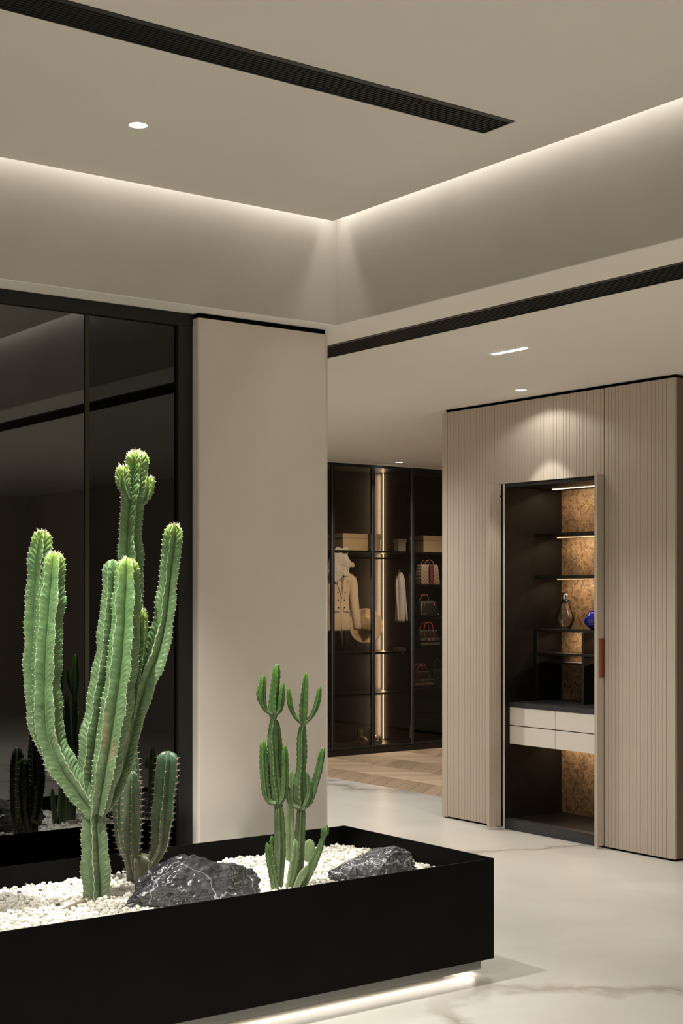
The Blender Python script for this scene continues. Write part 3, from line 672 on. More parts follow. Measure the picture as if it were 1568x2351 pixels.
# pair of mules on the wardrobe floor
for i, (sx, sy, ang) in enumerate(((8.235, 10.70, 25), (8.40, 10.78, -10))):
    t = thing('heeled_mule', (sx, sy, .0725), ('ivory heeled mule standing left on the wardrobe floor', 'ivory heeled mule standing right, nearest the light strip')[i], 'shoe')
    Rm = Matrix.Translation((sx, sy, .0725))@Matrix.Rotation(math.radians(ang), 4, 'Z')
    v = []; K = 14
    for k in range(K+1):
        u = k/K; yy = -.11+.2*u; zz = .006+.062*(1/(1+math.exp(-(u-.55)*11))); wd = .036*(math.sin(PI*min(1, (u*.92+.08)))**.5)*(1-.25*u)+.006
        for dx2, dz in ((-wd, 0), (wd, 0), (wd, .008), (-wd, .008)): v.append(Rm@Vector((dx2, yy, zz+dz)))
    f = [(i_*4+k, i_*4+(k+1) % 4, i_*4+4+(k+1) % 4, i_*4+4+k) for i_ in range(K) for k in range(4)]+[(3, 2, 1, 0), (K*4, K*4+1, K*4+2, K*4+3)]
    MB().add(v, f).build('sole', M['shoe'], t, True)
    v = []; 
    for k in range(9):
        a = PI*k/8
        for yy in (-.085, -.06, -.03): v.append(Rm@Vector((.04*math.cos(a), yy, .008+.042*math.sin(a)*(1 if yy > -.08 else .75))))
    o = MB().add(v, [(k*3+j, k*3+j+1, k*3+j+4, k*3+j+3) for k in range(8) for j in range(2)]).build('toe_strap', M['shoe'], t, True); o.modifiers.new('s', 'SOLIDIFY').thickness = .003
    MB().tube([Rm@Vector((0, .075, .066)), Rm@Vector((0, .078, .03)), Rm@Vector((0, .072, 0))], [.018, .009, .007], 10).build('heel', M['shoe'], t, True)
    v = []
    for k in range(7):
        a = PI*k/6
        for zz in (.07, .11, .135): v.append(Rm@Vector((.03*math.cos(a), .05+.04*math.sin(a), zz)))
    o = MB().add(v, [(k*3+j, k*3+j+1, k*3+j+4, k*3+j+3) for k in range(6) for j in range(2)]).build('heel_strap', M['shoe'], t, True); o.modifiers.new('s', 'SOLIDIFY').thickness = .003
# handbags
def bag_body(m, x, y, z, w0, w1, d0, d1, h, bev=.008):
    bm = bmesh.new(); bmesh.ops.create_cube(bm, size=1)
    for q in bm.verts:
        top = q.co.z > 0; w_ = w1 if top else w0; d_ = d1 if top else d0
        q.co = Vector((x+q.co.x*w_, y+q.co.y*d_, z+(h if top else 0)))
    bmesh.ops.bevel(bm, geom=bm.edges[:], offset=bev, segments=3, affect='EDGES', profile=.5); return m.bm(bm)
def arc(x, y, z, w_, h, n=12, fl=0):
    return [(x-w_/2*math.cos(PI*k/n), y-fl*math.sin(PI*k/n), z+h*math.sin(PI*k/n)) for k in range(n+1)]
bx, by = 9.005, 10.72
t = thing('monogram_satchel', (bx, by, 1.58), 'beige lattice-patterned satchel with navy and red centre stripe', 'bag')
bag_body(MB(), bx, by, 1.5805, .245, .215, .12, .08, .20, .012).build('bag_body', M['mono'], t, True)
MB().prism([(bx-.028, 1.583), (bx+.028, 1.583), (bx+.026, 1.778), (bx-.026, 1.778)], by-.064, by-.058).build('stripe_edge', plain('navy_web', (.015, .02, .05), .7), t)
MB().prism([(bx-.012, 1.586), (bx+.012, 1.586), (bx+.011, 1.776), (bx-.011, 1.776)], by-.067, by-.0645).build('stripe_center', M['red'], t)
for s in (-1, 1): MB().tube(arc(bx+.0, by+s*.03, 1.775, .11, .05), .004, 8).build('handle', M['tan'], t, True)
MB().lathe([(0, 0), (.008, 0), (.008, .004), (0, .004)], (bx, by-.067, 1.755), 12, Matrix.Rotation(PI/2, 4, 'X')).build('clasp', M['gold'], t)
bx = 9.0
t = thing('black_leather_bag', (bx, by, 1.264), 'black leather handbag with tan handles on second bag shelf', 'bag')
bag_body(MB(), bx, by, 1.2645, .265, .20, .13, .06, .165, .025).build('bag_body', M['blackl'], t, True)
for s in (-1, 1): MB().tube(arc(bx-.005, by+s*.045, 1.40, .13, .085 if s > 0 else -.07, 14, .02*s), .0055, 8).build('handle', M['tan'], t, True)
MB().box(bx-.05, bx+.045, by+.035, by+.05, 1.475, 1.49, .003).build('handle_wrap', M['tan'], t)
for dx2 in (-.09, .09): MB().tube([(bx+dx2, by-.067, 1.29), (bx+dx2, by-.063, 1.30)], .004, 8).build('stud', M['gold'], t)
def tote(bx, z, w0, h, label):
    t = thing('checked_tote', (bx, by, z), label, 'bag')
    bag_body(MB(), bx, by, z+.0005, w0*1.04, w0*.92, .12, .07, h, .01).build('bag_body', M['blackl'], t, True)
    yf = by-.0635
    for zz, hh, ma in ((z+h*.17, h*.14, M['sandch']), (z+h*.42, h*.14, M['greych'])):
        MB().box(bx-w0*.49, bx+w0*.49, yf, yf+.02, zz, zz+hh).build('check_band', ma, t)
        for dx2 in (-.02, .035):
            MB().box(bx+dx2-.011, bx+dx2+.011, yf-.001, yf-.0001, zz, zz+hh).build('check_square', M['pinkc'], t)
    for s in (-1, 1):
        MB().tube([(bx-.06, by+s*.03-.03, z+h*.45), (bx-.062, by+s*.032, z+h*.95), (bx-.045, by+s*.03, z+h*1.35), (bx, by+s*.03, z+h*1.45), (bx+.045, by+s*.03, z+h*1.35), (bx+.06, by+s*.032, z+h*.95), (bx+.062, by+s*.03-.03, z+h*.5)], .0055, 8).build('handle', M['red'], t, True)
    for s in (-1, 1): MB().box(bx+s*.06-.005, bx+s*.06+.005, by-.072, by-.062, z+h*.42, z+h*.55, .001).build('buckle', M['gold'], t)
    return t
tote(8.995, .965, .25, .175, 'black tote with wine handles and check bands, third bag shelf')
t = tote(8.915, .58, .235, .16, 'black check tote with wine loop strap on lowest bag shelf')
MB().tube([(8.87+.075*math.cos(a), 10.635-.002*math.sin(a*2), .70+.10*math.sin(a)) for a in np.linspace(0, 2*PI, 28)], .003, 6).build('long_strap', M['red'], t, True)
t = thing('small_black_bag', (9.14, 10.74, .58), 'small black bag at the right end of lowest bag shelf', 'bag')
bag_body(MB(), 9.15, 10.74, .5805, .17, .15, .1, .07, .17, .015).build('bag_body', M['blackl'], t, True)
MB().tube(arc(9.15, 10.74, .745, .1, .11), .004, 8).build('handle', M['blackl'], t, True); MB().box(9.10, 9.115, 10.685, 10.693, .66, .675, .002).build('clasp', M['gold'], t)
# ------------------------------------------------------------------ planter
PLX0, PLX1, PLY0, PLY1, PLZ0, PLZ1 = .6, 3.812, 4.132, 5.112, .071, .463
pl = thing('planter_box', (2.2, 4.62, 0), 'long low black metal planter box filled with white pebbles', 'planter')
th = .006
B('front_panel', PLX0, PLX1, PLY0, PLY0+th, PLZ0, PLZ1, M['planter'], pl, .0011)
B('rear_panel', PLX0, PLX1, PLY1-th, PLY1, PLZ0, PLZ1, M['planter'], pl, .0011)
B('end_panel', PLX1-th, PLX1, PLY0+th, PLY1-th, PLZ0, PLZ1, M['planter'], pl)
B('end_panel', PLX0, PLX0+th, PLY0+th, PLY1-th, PLZ0, PLZ1, M['planter'], pl)
B('bottom_panel', PLX0+th, PLX1-th, PLY0+th, PLY1-th, PLZ0, PLZ0+.01, M['planter'], pl)
ins = .036
B('base_skirt', PLX0+ins, PLX1-ins, PLY0+ins, PLY1-ins, .028, .0705, M['grey'], pl)
B('foot', PLX0+.14, PLX1-.14, PLY0+.14, PLY1-.14, 0, .0275, M['void'], pl)
mled = emit('planter_led', (1, .90, .74), 2.5)
B('light_strip', PLX0+.07, PLX1-.07, PLY0+.056, PLY0+.064, .0255, .0278, mled, pl); B('light_strip', PLX1-.064, PLX1-.056, PLY0+.07, PLY1-.07, .0255, .0278, mled, pl)
lamp_area('planter_strip_light', ((PLX0+PLX1)/2, PLY0+.046, .0245), 3.05, .012, 1.3, WARM, (math.radians(-8), 0, 0))
lamp_area('planter_strip_light', (PLX1-.05, (PLY0+PLY1)/2, .0245), .012, .86, .5, WARM, (0, math.radians(25), 0))
ZP = .378
B('soil', PLX0+th+.001, PLX1-th-.001, PLY0+th+.001, PLY1-th-.001, PLZ0+.011, ZP-.004, M['gravelbed'], pl)
def ground(x, y):
    return ZP+.010*noise.noise(Vector((x*3, y*3, 0)))+.016*math.exp(-((x-2.35)**2+(y-4.62)**2)/.03)+.006*noise.noise(Vector((x*9, y*9, 3)))
# cactus footprints and rocks where pebbles stay away
def ico(sub):
    bm = bmesh.new(); bmesh.ops.create_icosphere(bm, subdivisions=sub, radius=1); bm.verts.index_update()
    v = np.array([q.co[:] for q in bm.verts]); f = np.array([[q.index for q in p.verts] for p in bm.faces]); bm.free(); return v, f
iv, iff = ico(2)
peb = []
sp = .0138
yy = PLY0+.022; row = 0
while yy < PLY1-.022:
    xx = 1.25+(row % 2)*sp/2
    while xx < PLX1-.022:
        x, y = xx+random.uniform(-.0042, .0042), yy+random.uniform(-.0042, .0042)
        vis = x/y > .40
        if vis or random.random() < .5:
            s_ = random.uniform(.0068, .0102)
            peb.append((x, y, ground(x, y)+random.uniform(-.003, .005), s_))
            if random.random() < .16: peb.append((x+random.uniform(-.005, .005), y, ground(x, y)+.009+random.uniform(0, .004), s_*.95))
        xx += sp
    yy += sp*.87; row += 1
# choose the 300 nearest in view as individual pebbles
def proj(p):
    d = p[0]*FW.x+p[1]*FW.y; return CX+F*(p[0]*RT.x+p[1]*RT.y)/d, HZ+F*(CAMH-p[2])/d, d
cand = []
for i, p in enumerate(peb):
    u, v_, d = proj(p)
    dr = d*0
    # the front rim hides whatever lies below its line
    k_ = PLY0/p[1] ; zr = CAMH+(p[2]+.004-CAMH)*k_
    if 4 < u < 1560 and zr > PLZ1 and not (150 < u < 290) and not (285 < u < 565): cand.append((d, i))
cand.sort(); solo = {i for _, i in cand[:300]}
def rot_rand():
    q = rng.normal(size=4); q /= np.linalg.norm(q); a, b, c, d = q
    return np.array([[1-2*(c*c+d*d), 2*(b*c-a*d), 2*(b*d+a*c)], [2*(b*c+a*d), 1-2*(b*b+d*d), 2*(c*d-a*b)], [2*(b*d-a*c), 2*(c*d+a*b), 1-2*(b*b+c*c)]])
def peb_shape(s_):
    sc = np.array([rng.uniform(.95, 1.25), rng.uniform(.85, 1.0), rng.uniform(.65, .85)])*s_
    a = rng.uniform(0, 2*PI); b = rng.uniform(-.5, .5)
    Rz = np.array([[math.cos(a), -math.sin(a), 0], [math.sin(a), math.cos(a), 0], [0, 0, 1]]); Rx = np.array([[1, 0, 0], [0, math.cos(b), -math.sin(b)], [0, math.sin(b), math.cos(b)]])
    return (iv*(1+.07*rng.normal(size=(len(iv), 1)))*sc)@(Rz@Rx).T
def np_mesh(name, V, Fc, mat, parent=None, attr=None, aname='cac'):
    org = np.array(wpos(parent)) if parent is not None else np.array([(V[:, 0].min()+V[:, 0].max())/2, (V[:, 1].min()+V[:, 1].max())/2, V[:, 2].min()])
    me = bpy.data.meshes.new(name); k = Fc.shape[1]
    me.vertices.add(len(V)); me.vertices.foreach_set('co', (V-org).astype(np.float32).ravel())
    me.loops.add(Fc.size); me.loops.foreach_set('vertex_index', Fc.astype(np.int32).ravel())
    me.polygons.add(len(Fc)); me.polygons.foreach_set('loop_start', np.arange(0, Fc.size, k, dtype=np.int32)); me.polygons.foreach_set('loop_total', np.full(len(Fc), k, dtype=np.int32))
    me.update(calc_edges=True); me.polygons.foreach_set('use_smooth', np.ones(len(Fc), dtype=bool))
    if attr is not None:
        if attr.ndim == 1: a = me.attributes.new(aname, 'FLOAT', 'POINT'); a.data.foreach_set('value', attr.astype(np.float32))
        else: a = me.attributes.new(aname, 'FLOAT_COLOR', 'POINT'); a.data.foreach_set('color', attr.astype(np.float32).ravel())
    me.materials.append(mat); me.validate()
    o = bpy.data.objects.new(name, me); S.collection.objects.link(o)
    if parent is not None: o.parent = parent
    else: o.location = org
    return o
VV, FF, TT = [], [], []; cnt = 0
protos = []
for k in range(8):
    me = bpy.data.meshes.new('pebble'); me.from_pydata(peb_shape(.0085).tolist(), [], iff.tolist()); me.polygons.foreach_set('use_smooth', [True]*len(iff)); me.materials.append(M['pebo']); protos.append(me)
for i, (x, y, z, s_) in enumerate(peb):
    if i in solo:
        o = bpy.data.objects.new('pebble', protos[i % 8]); S.collection.objects.link(o); o.location = (x, y, z); o.scale = (s_/.0085,)*3; o.rotation_euler = (0, 0, random.uniform(0, 6.28))
        tag(o, 'smooth white pebble in the front part of the planter', 'pebble', 'white pebbles along the front of the planter'); continue
    VV.append(peb_shape(s_)+np.array([x, y, z])); FF.append(iff+cnt); cnt += len(iv); TT.append(np.full(len(iv), rng.random()))
tag(np_mesh('pebble_bed', np.vstack(VV), np.vstack(FF), M['peb'], None, np.concatenate(TT), 'tone'), 'bed of smooth white pebbles filling the black planter', 'pebbles', None, 'stuff')
for (px, py) in ((60, 2035), (92, 2052), (133, 2088), (163, 2036), (45, 2055)):
    d = (CAMH-ZP)*F/(py-HZ); p = at(px, py, d)
    o = np_mesh('dark_pebble', peb_shape(.0085)+np.array([p.x, p.y, ground(p.x, p.y)+.009]), iff, M['pebd'])
    tag(o, 'dark brown pebble among the white pebbles left of the spurge', 'pebble', 'dark pebbles among the white')
# ------------------------------------------------------------------ rocks
def rock(cx_, cy_, z0, sx, sy, sz, seed, label, rot=0):
    v, f = ico(7); out = np.zeros_like(v); off = Vector((seed*7.3, seed*3.1, seed))
    cr, sr = math.cos(rot), math.sin(rot)
    for i, p in enumerate(v):
        q = Vector(p)
        # planar facets: clip against random planes for an angular boulder
        r = 1.0
        for n_, dd in planes[seed]:
            t_ = q.dot(n_)
            if t_ > 1e-3: r = min(r, dd/t_)
        q = q*r
        n1 = noise.ridged_multi_fractal(q*1.15+off, 1.1, 2.1, 5, 1.0, 2.0); n2 = noise.fractal(q*5+off, .8, 2.2, 5); n3 = noise.noise(Vector((q.x*9+q.z*6, q.y*9, q.z*26))+off)
        q = q*(1+.13*(n1-1.2)+.05*n2+.012*n3)
        out[i] = (q.x*sx, q.y*sy, q.z*sz)
    o3 = out.copy(); out[:, 0] = o3[:, 0]*cr-o3[:, 1]*sr; out[:, 1] = o3[:, 0]*sr+o3[:, 1]*cr
    out += np.array([cx_, cy_, z0])
    return tag(np_mesh('rock', out, f, M['rock']), label, 'rock')
planes = {}
for s_ in (1, 2):
    r_ = random.Random(s_*11+3); pl_ = []
    for k in range(13):
        n_ = Vector((r_.gauss(0, 1), r_.gauss(0, 1), r_.gauss(0, 1))).normalized(); pl_.append((n_, r_.uniform(.68, .92)))
    planes[s_] = pl_
rock(2.675, 4.49, ZP+.025, .275, .16, .15, 1, 'large jagged black rock with white veins between the cacti', .05)
rock(3.50, 4.49, ZP+.005, .20, .14, .115, 2, 'smaller black rock at the right end of the planter', .0)
# ------------------------------------------------------------------ cacti
THORN = {}
def stem(parent, path, d0, ribs, mat, name='stem', core=.5, pw=1.35, tooth=.022, toothamp=.07, wave=.1, wrk=.05, chev=5.0, und=.03, sps=.8, phase=0., hmin=0., hmax=1., tip=.035, K=20, ds=.004, twist=0., spine='small', thmat=None, tuft=False, flat=1.0, base_taper=0, young=1.0):
    """path: (px, py, depth offset, radius in m), base first"""
    P = [[*at(p[0], p[1], d0+p[2]), p[3]] for p in path]
    C = catmull(P, ds); pos = C[:, :3]; rad = C[:, 3]; n = len(C)
    seg = np.linalg.norm(np.diff(pos, axis=0), axis=1); s = np.concatenate([[0], np.cumsum(seg)]); Ln = s[-1]
    T = np.gradient(pos, axis=0); T /= np.linalg.norm(T, axis=1)[:, None]
    u = np.array(RT); U = np.zeros_like(pos)
    for i in range(n):
        u = u-T[i]*u.dot(T[i]); u /= np.linalg.norm(u); U[i] = u
    W_ = np.cross(T, U)
    tipf = np.sqrt(np.clip(1-np.clip(1-(Ln-s)/tip, 0, 1)**2, 0.0004, 1))
    R = rad*tipf
    seedp = rng.uniform(0, 6.28)
    R = R*(1+und*np.sin(s*31+seedp)+und*.9*np.sin(s*53+seedp*2))
    if base_taper: R = R*np.clip(.55+.45*s/base_taper, .55, 1)
    # rib-relative angles, denser at the crest
    h = np.linspace(-1, 1, K, endpoint=False); q = np.sign(h)*np.abs(h)**1.5     # -1..1, 0 = crest
    th_ = np.concatenate([(k+q/2)*2*PI/ribs for k in range(ribs)]); uu = np.tile(np.abs(q), ribs); rid = np.repeat(np.arange(ribs), K); sg = np.tile(np.sign(q), ribs)
    ph = rid*1.7+seedp
    prof = core+(1-core)*(1-uu)**pw
    prof = np.where(uu < .06, np.minimum(prof, core+(1-core)*(1-.03)**pw), prof)
    sN = s[:, None]; cyc = 2*PI*(sN/tooth)+ph[None, :]
    tt = np.abs(np.sin(cyc/2)); crest = (1-uu)[None, :]**2
    rr = R[:, None]*(prof[None, :]+toothamp*crest*(tt-.5)+wrk*np.sin(cyc+uu[None, :]*chev)*(uu*(1-uu)*4)[None, :])
    ang = th_[None, :]+phase+twist*sN+wave*crest*np.sin(cyc*.5+ph[None, :])*.5+wave*.5*crest*np.sin(sN*45+ph[None, :])
    V = pos[:, None, :]+rr[:, :, None]*(np.cos(ang)[:, :, None]*U[:, None, :]+flat*np.sin(ang)[:, :, None]*W_[:, None, :])
    m_ = V.shape[1]; V2 = V.reshape(-1, 3)
    i_, j_ = np.meshgrid(np.arange(n-1), np.arange(m_), indexing='ij'); a = i_*m_+j_; b = i_*m_+(j_+1) % m_
    Fc = np.stack([a, b, b+m_, a+m_], -1).reshape(-1, 4)
    hf = hmin+(hmax-hmin)*(s/Ln); tipboost = np.clip(1-(Ln-s)/.10, 0, 1)**1.5*.4*young
    hf = np.clip(hf*.68+tipboost, 0, 1)
    att = np.zeros((n, m_, 4)); att[:, :, 0] = (1-uu)[None, :]; att[:, :, 1] = hf[:, None]; att[:, :, 3] = 1
    o = np_mesh(name, V2, Fc, mat, parent, att.reshape(-1, 4))
    # thorns along the crests
    tv, tf = MB(), None
    step = tooth if spine == 'small' else tooth*1.0
    for k in range(ribs):
        jj = k*K+int(np.argmin(np.abs(q)))
        nxt = step*(.3+.5*random.random())
        for i in range(2, n-1):
            if s[i] < nxt: continue
            nxt += step
            p = V[i, jj]; out = p-pos[i]; out /= (np.linalg.norm(out)+1e-9); side = np.cross(out, T[i])
            if spine == 'small':
                for sd in (-1, 1):
                    e = p+(out*.0055+side*sd*.0035+T[i]*.001)*sps; b0 = p-out*.001
                    tri = [b0+T[i]*.0024*sps, b0-T[i]*.0024*sps, b0+side*sd*.0024*sps, e]; tv.add(tri, [(0, 1, 3), (1, 2, 3), (2, 0, 3)])
            else:
                # areole pad plus spines
                for a_, l_ in ((0, .014), (1, .012), (-1, .012), (2, .008), (-2, .008)):
                    dr = out+side*a_*.45+T[i]*random.uniform(-.35, .45); dr /= np.linalg.norm(dr); e = p+dr*l_
                    tri = [p+T[i]*.0006-out*.001, p-T[i]*.0006-out*.001, p+side*.0006-out*.001, e]; tv.add(tri, [(0, 1, 3), (1, 2, 3), (2, 0, 3)])
                c_ = p+out*.0004; r3 = .0022
                oc = [c_+T[i]*r3, c_+side*r3, c_-T[i]*r3, c_-side*r3, c_+out*r3, c_-out*r3]
                tv.add(oc, [(0, 1, 4), (1, 2, 4), (2, 3, 4), (3, 0, 4), (1, 0, 5), (2, 1, 5), (3, 2, 5), (0, 3, 5)])
    if tuft:
        for k in range(ribs*5):
            a_ = 2*PI*k/(ribs*5)+random.uniform(-.2, .2); i = n-1-random.choice([1, 2, 3, 5, 7])
            dirv = math.cos(a_)*U[i]+math.sin(a_)*W_[i]; p = pos[i]+dirv*R[i]*.75
            e = p+dirv*random.uniform(.003, .010)+T[i]*random.uniform(.004, .012); sd = np.cross(dirv, T[i])*.0016
            tv.add([p+sd, p-sd, p+T[i]*.002, e+sd*.9, e-sd*.9], [(0, 1, 4, 3), (1, 2, 4), (2, 0, 3), (3, 4, 2)])
    if tv.v:
        so = tv.build('spines', (M['tuft'] if False else thmat) or M['thorn'], o); so['kind'] = 'stuff'
    return o
# -- large tree spurge
D0 = 5.126; bp = at(222, 2078, D0)
sp1 = thing('tree_spurge', (bp.x, bp.y, ZP), 'tall branching bright green euphorbia with wavy ribs in the pebbles', 'cactus')
k_ = D0/F
def r(px): return px*k_
A = dict(ribs=5, mat=M['euph'], core=.30, pw=1.05, wrk=.045, tooth=.019, wave=.07, toothamp=.06, chev=13.0, und=.05, K=28, ds=.0032)
stem(sp1, [(224, 2092, 0, r(36)), (223, 2020, 0, r(35)), (219, 1940, 0, r(34)), (217, 1885, 0, r(30)), (218, 1845, 0, r(28)), (222, 1815, 0, r(16))], D0, **{**A, 'ribs': 5}, name='trunk', hmin=0, hmax=.12, phase=.9, tip=.05, young=0)
stem(sp1, [(218, 1868, 0, r(24)), (178, 1815, -.01, r(33)), (138, 1755, -.02, r(36)), (112, 1685, -.03, r(37)), (106, 1600, -.04, r(36)), (108, 1500, -.05, r(34)), (115, 1400, -.05, r(33)), (121, 1330, -.05, r(29)), (125, 1266, -.05, r(25))], D0, **A, name='branch', hmin=.12, hmax=.85, phase=.35, tuft=True)
stem(sp1, [(128, 1750, .05, r(18)), (98, 1690, .06, r(27)), (86, 1600, .06, r(32)), (82, 1500, .06, r(31)), (84, 1400, .06, r(30)), (90, 1300, .06, r(30)), (97, 1217, .06, r(25))], D0, **A, name='branch', hmin=.2, hmax=.85, phase=.0, tuft=True)
stem(sp1, [(216, 1865, .03, r(24)), (208, 1800, .03, r(32)), (215, 1710, .03, r(34)), (231, 1610, .04, r(33)), (247, 1510, .04, r(31)), (256, 1400, .04, r(27)), (260, 1330, .04, r(25)), (258, 1284, .04, r(20))], D0, **A, name='branch', hmin=.12, hmax=.6, phase=.6, young=.3)
stem(sp1, [(228, 1860, .07, r(20)), (262, 1740, .09, r(28)), (285, 1600, .10, r(30)), (296, 1450, .10, r(30)), (299, 1330, .10, r(32)), (297, 1240, .10, r(31)), (300, 1180, .10, r(29)), (309, 1100, .10, r(33)), (315, 1033, .10, r(27))], D0, **A, name='branch', hmin=.12, hmax=.85, phase=.2, tuft=True)
stem(sp1, [(226, 1866, -.04, r(22)), (240, 1790, -.07, r(31)), (254, 1710, -.08, r(35)), (268, 1620, -.09, r(38)), (280, 1530, -.09, r(37)), (287, 1440, -.09, r(35)), (291, 1350, -.09, r(32)), (293, 1280, -.09, r(25))], D0, **A, name='branch', hmin=.12, hmax=.9, phase=.314, tuft=True)
stem(sp1, [(238, 1858, .0, r(18)), (268, 1800, .01, r(25)), (292, 1720, .02, r(27)), (310, 1640, .02, r(28)), (335, 1560, .02, r(34)), (362, 1490, .02, r(32)), (378, 1420, .02, r(27)), (386, 1350, .02, r(24)), (395, 1270, .02, r(25)), (402, 1202, .02, r(21))], D0, **A, name='branch', hmin=.12, hmax=.85, phase=.75, tuft=True)
stem(sp1, [(300, 1650, -.02, r(12)), (308, 1580, -.02, r(16)), (316, 1510, -.02, r(19)), (322, 1450, -.02, r(19)), (325, 1398, -.02, r(16))], D0, **A, name='branch', hmin=.4, hmax=1, phase=.5, tuft=True)
stem(sp1, [(297, 1145, .06, r(9)), (285, 1120, .05, r(16)), (280, 1095, .05, r(17)), (282, 1068, .05, r(14))], D0, **A, name='bud', hmin=.6, hmax=1, phase=.1, tuft=True, tip=.02)
stem(sp1, [(326, 1155, .11, r(7)), (337, 1138, .10, r(12)), (342, 1118, .10, r(13)), (344, 1094, .10, r(11))], D0, **A, name='bud', hmin=.6, hmax=1, phase=.1, tuft=True, tip=.02)
q0 = at(200, 2082, D0-.02); q1 = at(165, 2105, D0-.12); q2 = at(133, 2112, D0-.16)
MB().tube([at(215, 2070, D0), (q0.x, q0.y, ZP+.022), (q1.x, q1.y, ground(q1.x, q1.y)+.012), (q2.x, q2.y, ground(q2.x, q2.y)+.004)], [.02, .014, .010, .006], 10).build('root', M['root'], sp1, True)
q3 = at(285, 2066, D0+.04)
MB().tube([at(235, 2072, D0), (q3.x, q3.y, ground(q3.x, q3.y)+.008)], [.016, .008], 10).build('root', M['root'], sp1, True)
# -- spiny column cactus
D1 = 5.54; k_ = D1/F
bp = at(320, 2028, D1)
sp2 = thing('column_cactus', (bp.x, bp.y, ZP), 'dark green spiny column cactus with three stems behind the black rock', 'cactus')
A = dict(ribs=6, mat=M['cereus'], core=.62, pw=1.1, wrk=.012, tooth=.024, wave=.03, toothamp=.035, spine='long', thmat=M['thornr'])
stem(sp2, [(322, 2045, 0, r(31)), (321, 2010, 0, r(32)), (320, 1980, 0, r(34)), (320, 1958, 0, r(30))], D1, **{**A, 'tooth': .05}, name='trunk', hmin=0, hmax=.05, phase=.3, young=0, tip=.03)
stem(sp2, [(306, 2000, -.03, r(9)), (304, 1960, -.03, r(17)), (304, 1900, -.03, r(23)), (305, 1840, -.03, r(22)), (305, 1800, -.03, r(19)), (305, 1770, -.03, r(14))], D1, **A, hmin=.2, hmax=.6, phase=.5, young=.2)
stem(sp2, [(305, 1992, .03, r(8)), (288, 1950, .03, r(15)), (278, 1900, .03, r(17)), (276, 1845, .03, r(17)), (280, 1790, .03, r(13))], D1, **A, hmin=.2, hmax=.6, phase=.2, young=.2)
stem(sp2, [(310, 1860, .06, r(11)), (309, 1790, .06, r(12)), (305, 1735, .06, r(12)), (304, 1706, .06, r(9))], D1, **A, hmin=.5, hmax=.9, phase=.0)
stem(sp2, [(338, 1998, .0, r(13)), (355, 1970, .0, r(15)), (366, 1940, .0, r(21)), (371, 1890, .0, r(26)), (377, 1830, .0, r(27)), (382, 1780, .0, r(28)), (386, 1724, .0, r(25))], D1, **A, hmin=.2, hmax=1, phase=.52)
# -- candelabra spurge on the right
D2 = 5.431; k_ = D2/F; bp = at(655, 2040, D2)
sp3 = thing('candelabra_spurge', (bp.x, bp.y, ZP), 'slender branching green candelabra euphorbia in front of the beige pillar', 'cactus')
A = dict(ribs=4, mat=M['euph2'], core=.55, pw=1.1, wrk=.02, tooth=.020, wave=.08, toothamp=.16, K=14, spine='small', sps=.35)
def s3(path, **kw):
    d = {**A, **kw}; return stem(sp3, [(a, b, c, r(e)) for a, b, c, e in path], D2, **d)
s3([(636, 2048, 0, 13), (641, 1990, 0, 13), (643, 1940, 0, 13), (641, 1885, 0, 12.5), (640, 1850, 0, 10)], hmin=0, hmax=.25, young=0, tip=.02, toothamp=.06)
s3([(639, 1856, 0, 9), (635, 1825, 0, 13.5), (630, 1786, 0, 13.5), (627, 1738, 0, 12), (625, 1690, 0, 11), (627, 1662, 0, 9), (628, 1646, 0, 7)], hmin=.2, hmax=.7, young=0, tip=.02)
s3([(628, 1652, 0, 7), (628, 1636, 0, 12), (628, 1607, 0, 12), (632, 1571, 0, 11), (636, 1524, 0, 8)], hmin=.6, hmax=1, phase=.4)
s3([(626, 1640, -.01, 4), (612, 1632, -.01, 5), (604, 1615, -.01, 8), (602, 1590, -.01, 9), (605, 1549, -.01, 7)], hmin=.6, hmax=1)
s3([(608, 1628, .01, 4), (598, 1608, .01, 6), (595, 1590, .01, 6.5), (596, 1571, .01, 5)], hmin=.6, hmax=1)
s3([(630, 1642, -.01, 4), (642, 1630, -.01, 6), (646, 1605, -.01, 8), (650, 1567, -.01, 5.5)], hmin=.6, hmax=1)
s3([(648, 1835, .03, 5), (645, 1790, .03, 8), (643, 1745, .03, 8.5), (639, 1700, .03, 8), (635, 1652, .03, 6)], hmin=.3, hmax=.8)
s3([(634, 1845, -.02, 5), (618, 1840, -.02, 6), (610, 1815, -.02, 9), (605, 1760, -.02, 9.5), (604, 1699, -.02, 8)], hmin=.3, hmax=.8)
s3([(630, 1842, .03, 4), (618, 1821, .03, 6), (616, 1765, .03, 7.5), (611, 1718, .03, 6)], hmin=.3, hmax=.8)
s3([(642, 1846, -.01, 5), (653, 1820, -.01, 8), (655, 1765, -.01, 8), (654, 1710, -.01, 6.5)], hmin=.3, hmax=.9)
s3([(682, 2030, .02, 11), (687, 1960, .02, 12), (690, 1885, .02, 11.5), (692, 1855, .02, 9)], hmin=0, hmax=.25, young=0, tip=.02, toothamp=.06)
s3([(692, 1862, .02, 9), (689, 1830, .02, 17), (689, 1800, .02, 15.5), (691, 1765, .02, 11.5), (693, 1738, .02, 11.5), (693, 1690, .02, 11), (696, 1662, .02, 7.5)], hmin=.15, hmax=.7, young=0, tip=.02)
s3([(696, 1668, .02, 7), (696, 1645, .02, 13), (697, 1615, .02, 12.5), (700, 1580, .02, 10.5), (703, 1542, .02, 7)], hmin=.6, hmax=1, phase=.78)
s3([(692, 1660, .01, 4), (676, 1643, .01, 4.5), (666, 1616, .01, 6.5), (662, 1580, .01, 5.5)], hmin=.6, hmax=1)
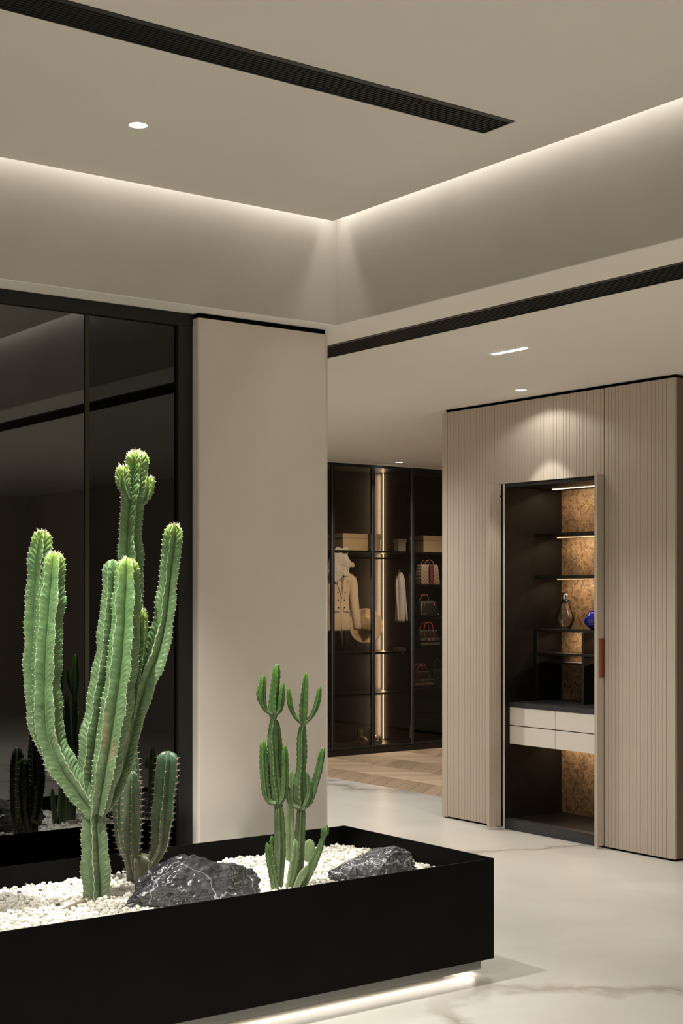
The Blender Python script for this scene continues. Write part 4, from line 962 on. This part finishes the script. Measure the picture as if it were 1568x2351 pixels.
s3([(699, 1660, .01, 4), (714, 1646, .01, 5), (727, 1618, .01, 7), (735, 1576, .01, 6)], hmin=.6, hmax=1)
s3([(687, 1856, 0, 5), (668, 1845, 0, 6), (662, 1826, 0, 7), (663, 1805, 0, 5)], hmin=.2, hmax=.6, young=0)
s3([(694, 1858, 0, 6), (711, 1837, 0, 10), (724, 1795, 0, 10), (734, 1755, 0, 9.5), (742, 1715, 0, 8)], hmin=.25, hmax=.7, phase=.5)
s3([(700, 1850, -.02, 5), (710, 1825, -.02, 6), (709, 1800, -.02, 5.5), (705, 1773, -.02, 4.5)], hmin=.3, hmax=.6, young=.2)
s3([(632, 2045, -.03, 8), (624, 2000, -.03, 9), (618, 1970, -.03, 8), (613, 1934, -.03, 6)], hmin=.1, hmax=.7)
s3([(630, 2020, .04, 6), (627, 1960, .04, 7), (624, 1918, .04, 6)], hmin=.1, hmax=.5)
s3([(660, 2050, -.03, 9), (671, 1995, -.03, 12), (677, 1955, -.03, 11), (677, 1926, -.03, 7)], hmin=.2, hmax=.6, mat=M['euph3'], ribs=3)
s3([(692, 2045, -.02, 8), (715, 1990, -.02, 11), (733, 1950, -.02, 9), (741, 1925, -.02, 6), (746, 1908, -.02, 11), (749, 1892, -.02, 7)], hmin=.2, hmax=.6, phase=.4)
s3([(674, 2045, -.05, 7), (690, 2012, -.05, 10), (708, 1985, -.05, 7)], hmin=.2, hmax=.5, mat=M['euph3'], ribs=3)
D3 = 5.90; k_ = D3/F; bp = at(665, 1984, D3)
sp4 = thing('pale_spurge', (bp.x, bp.y, ZP), 'pale grey-green spurge column standing behind the candelabra euphorbia', 'cactus')
A4 = dict(A); A4.update(mat=M['euph3'], ribs=3, core=.5, toothamp=.05, tooth=.03)
stem(sp4, [(a, b, c, r(e)) for a, b, c, e in [(662, 1988, 0, 10), (664, 1930, 0, 13), (664, 1870, 0, 12), (667, 1815, 0, 12), (667, 1768, 0, 8)]], D3, **A4, hmin=.2, hmax=.8)
stem(sp4, [(a, b, c, r(e)) for a, b, c, e in [(662, 1830, -.03, 5), (663, 1812, -.03, 6), (664, 1800, -.03, 4)]], D3, **A4, hmin=.2, hmax=.8)
bp = at(700, 1982, D3)
sp5 = thing('paddle_spurge', (bp.x, bp.y, ZP), 'short flat paddle-shaped pale green shoot right of the pale column', 'cactus')
stem(sp5, [(a, b, c, r(e)) for a, b, c, e in [(700, 1990, 0, 6), (704, 1965, 0, 13), (709, 1945, 0, 15), (712, 1926, 0, 12)]], D3, **{**A4, 'ribs': 2, 'core': .8}, flat=.4, hmin=.2, hmax=.7)
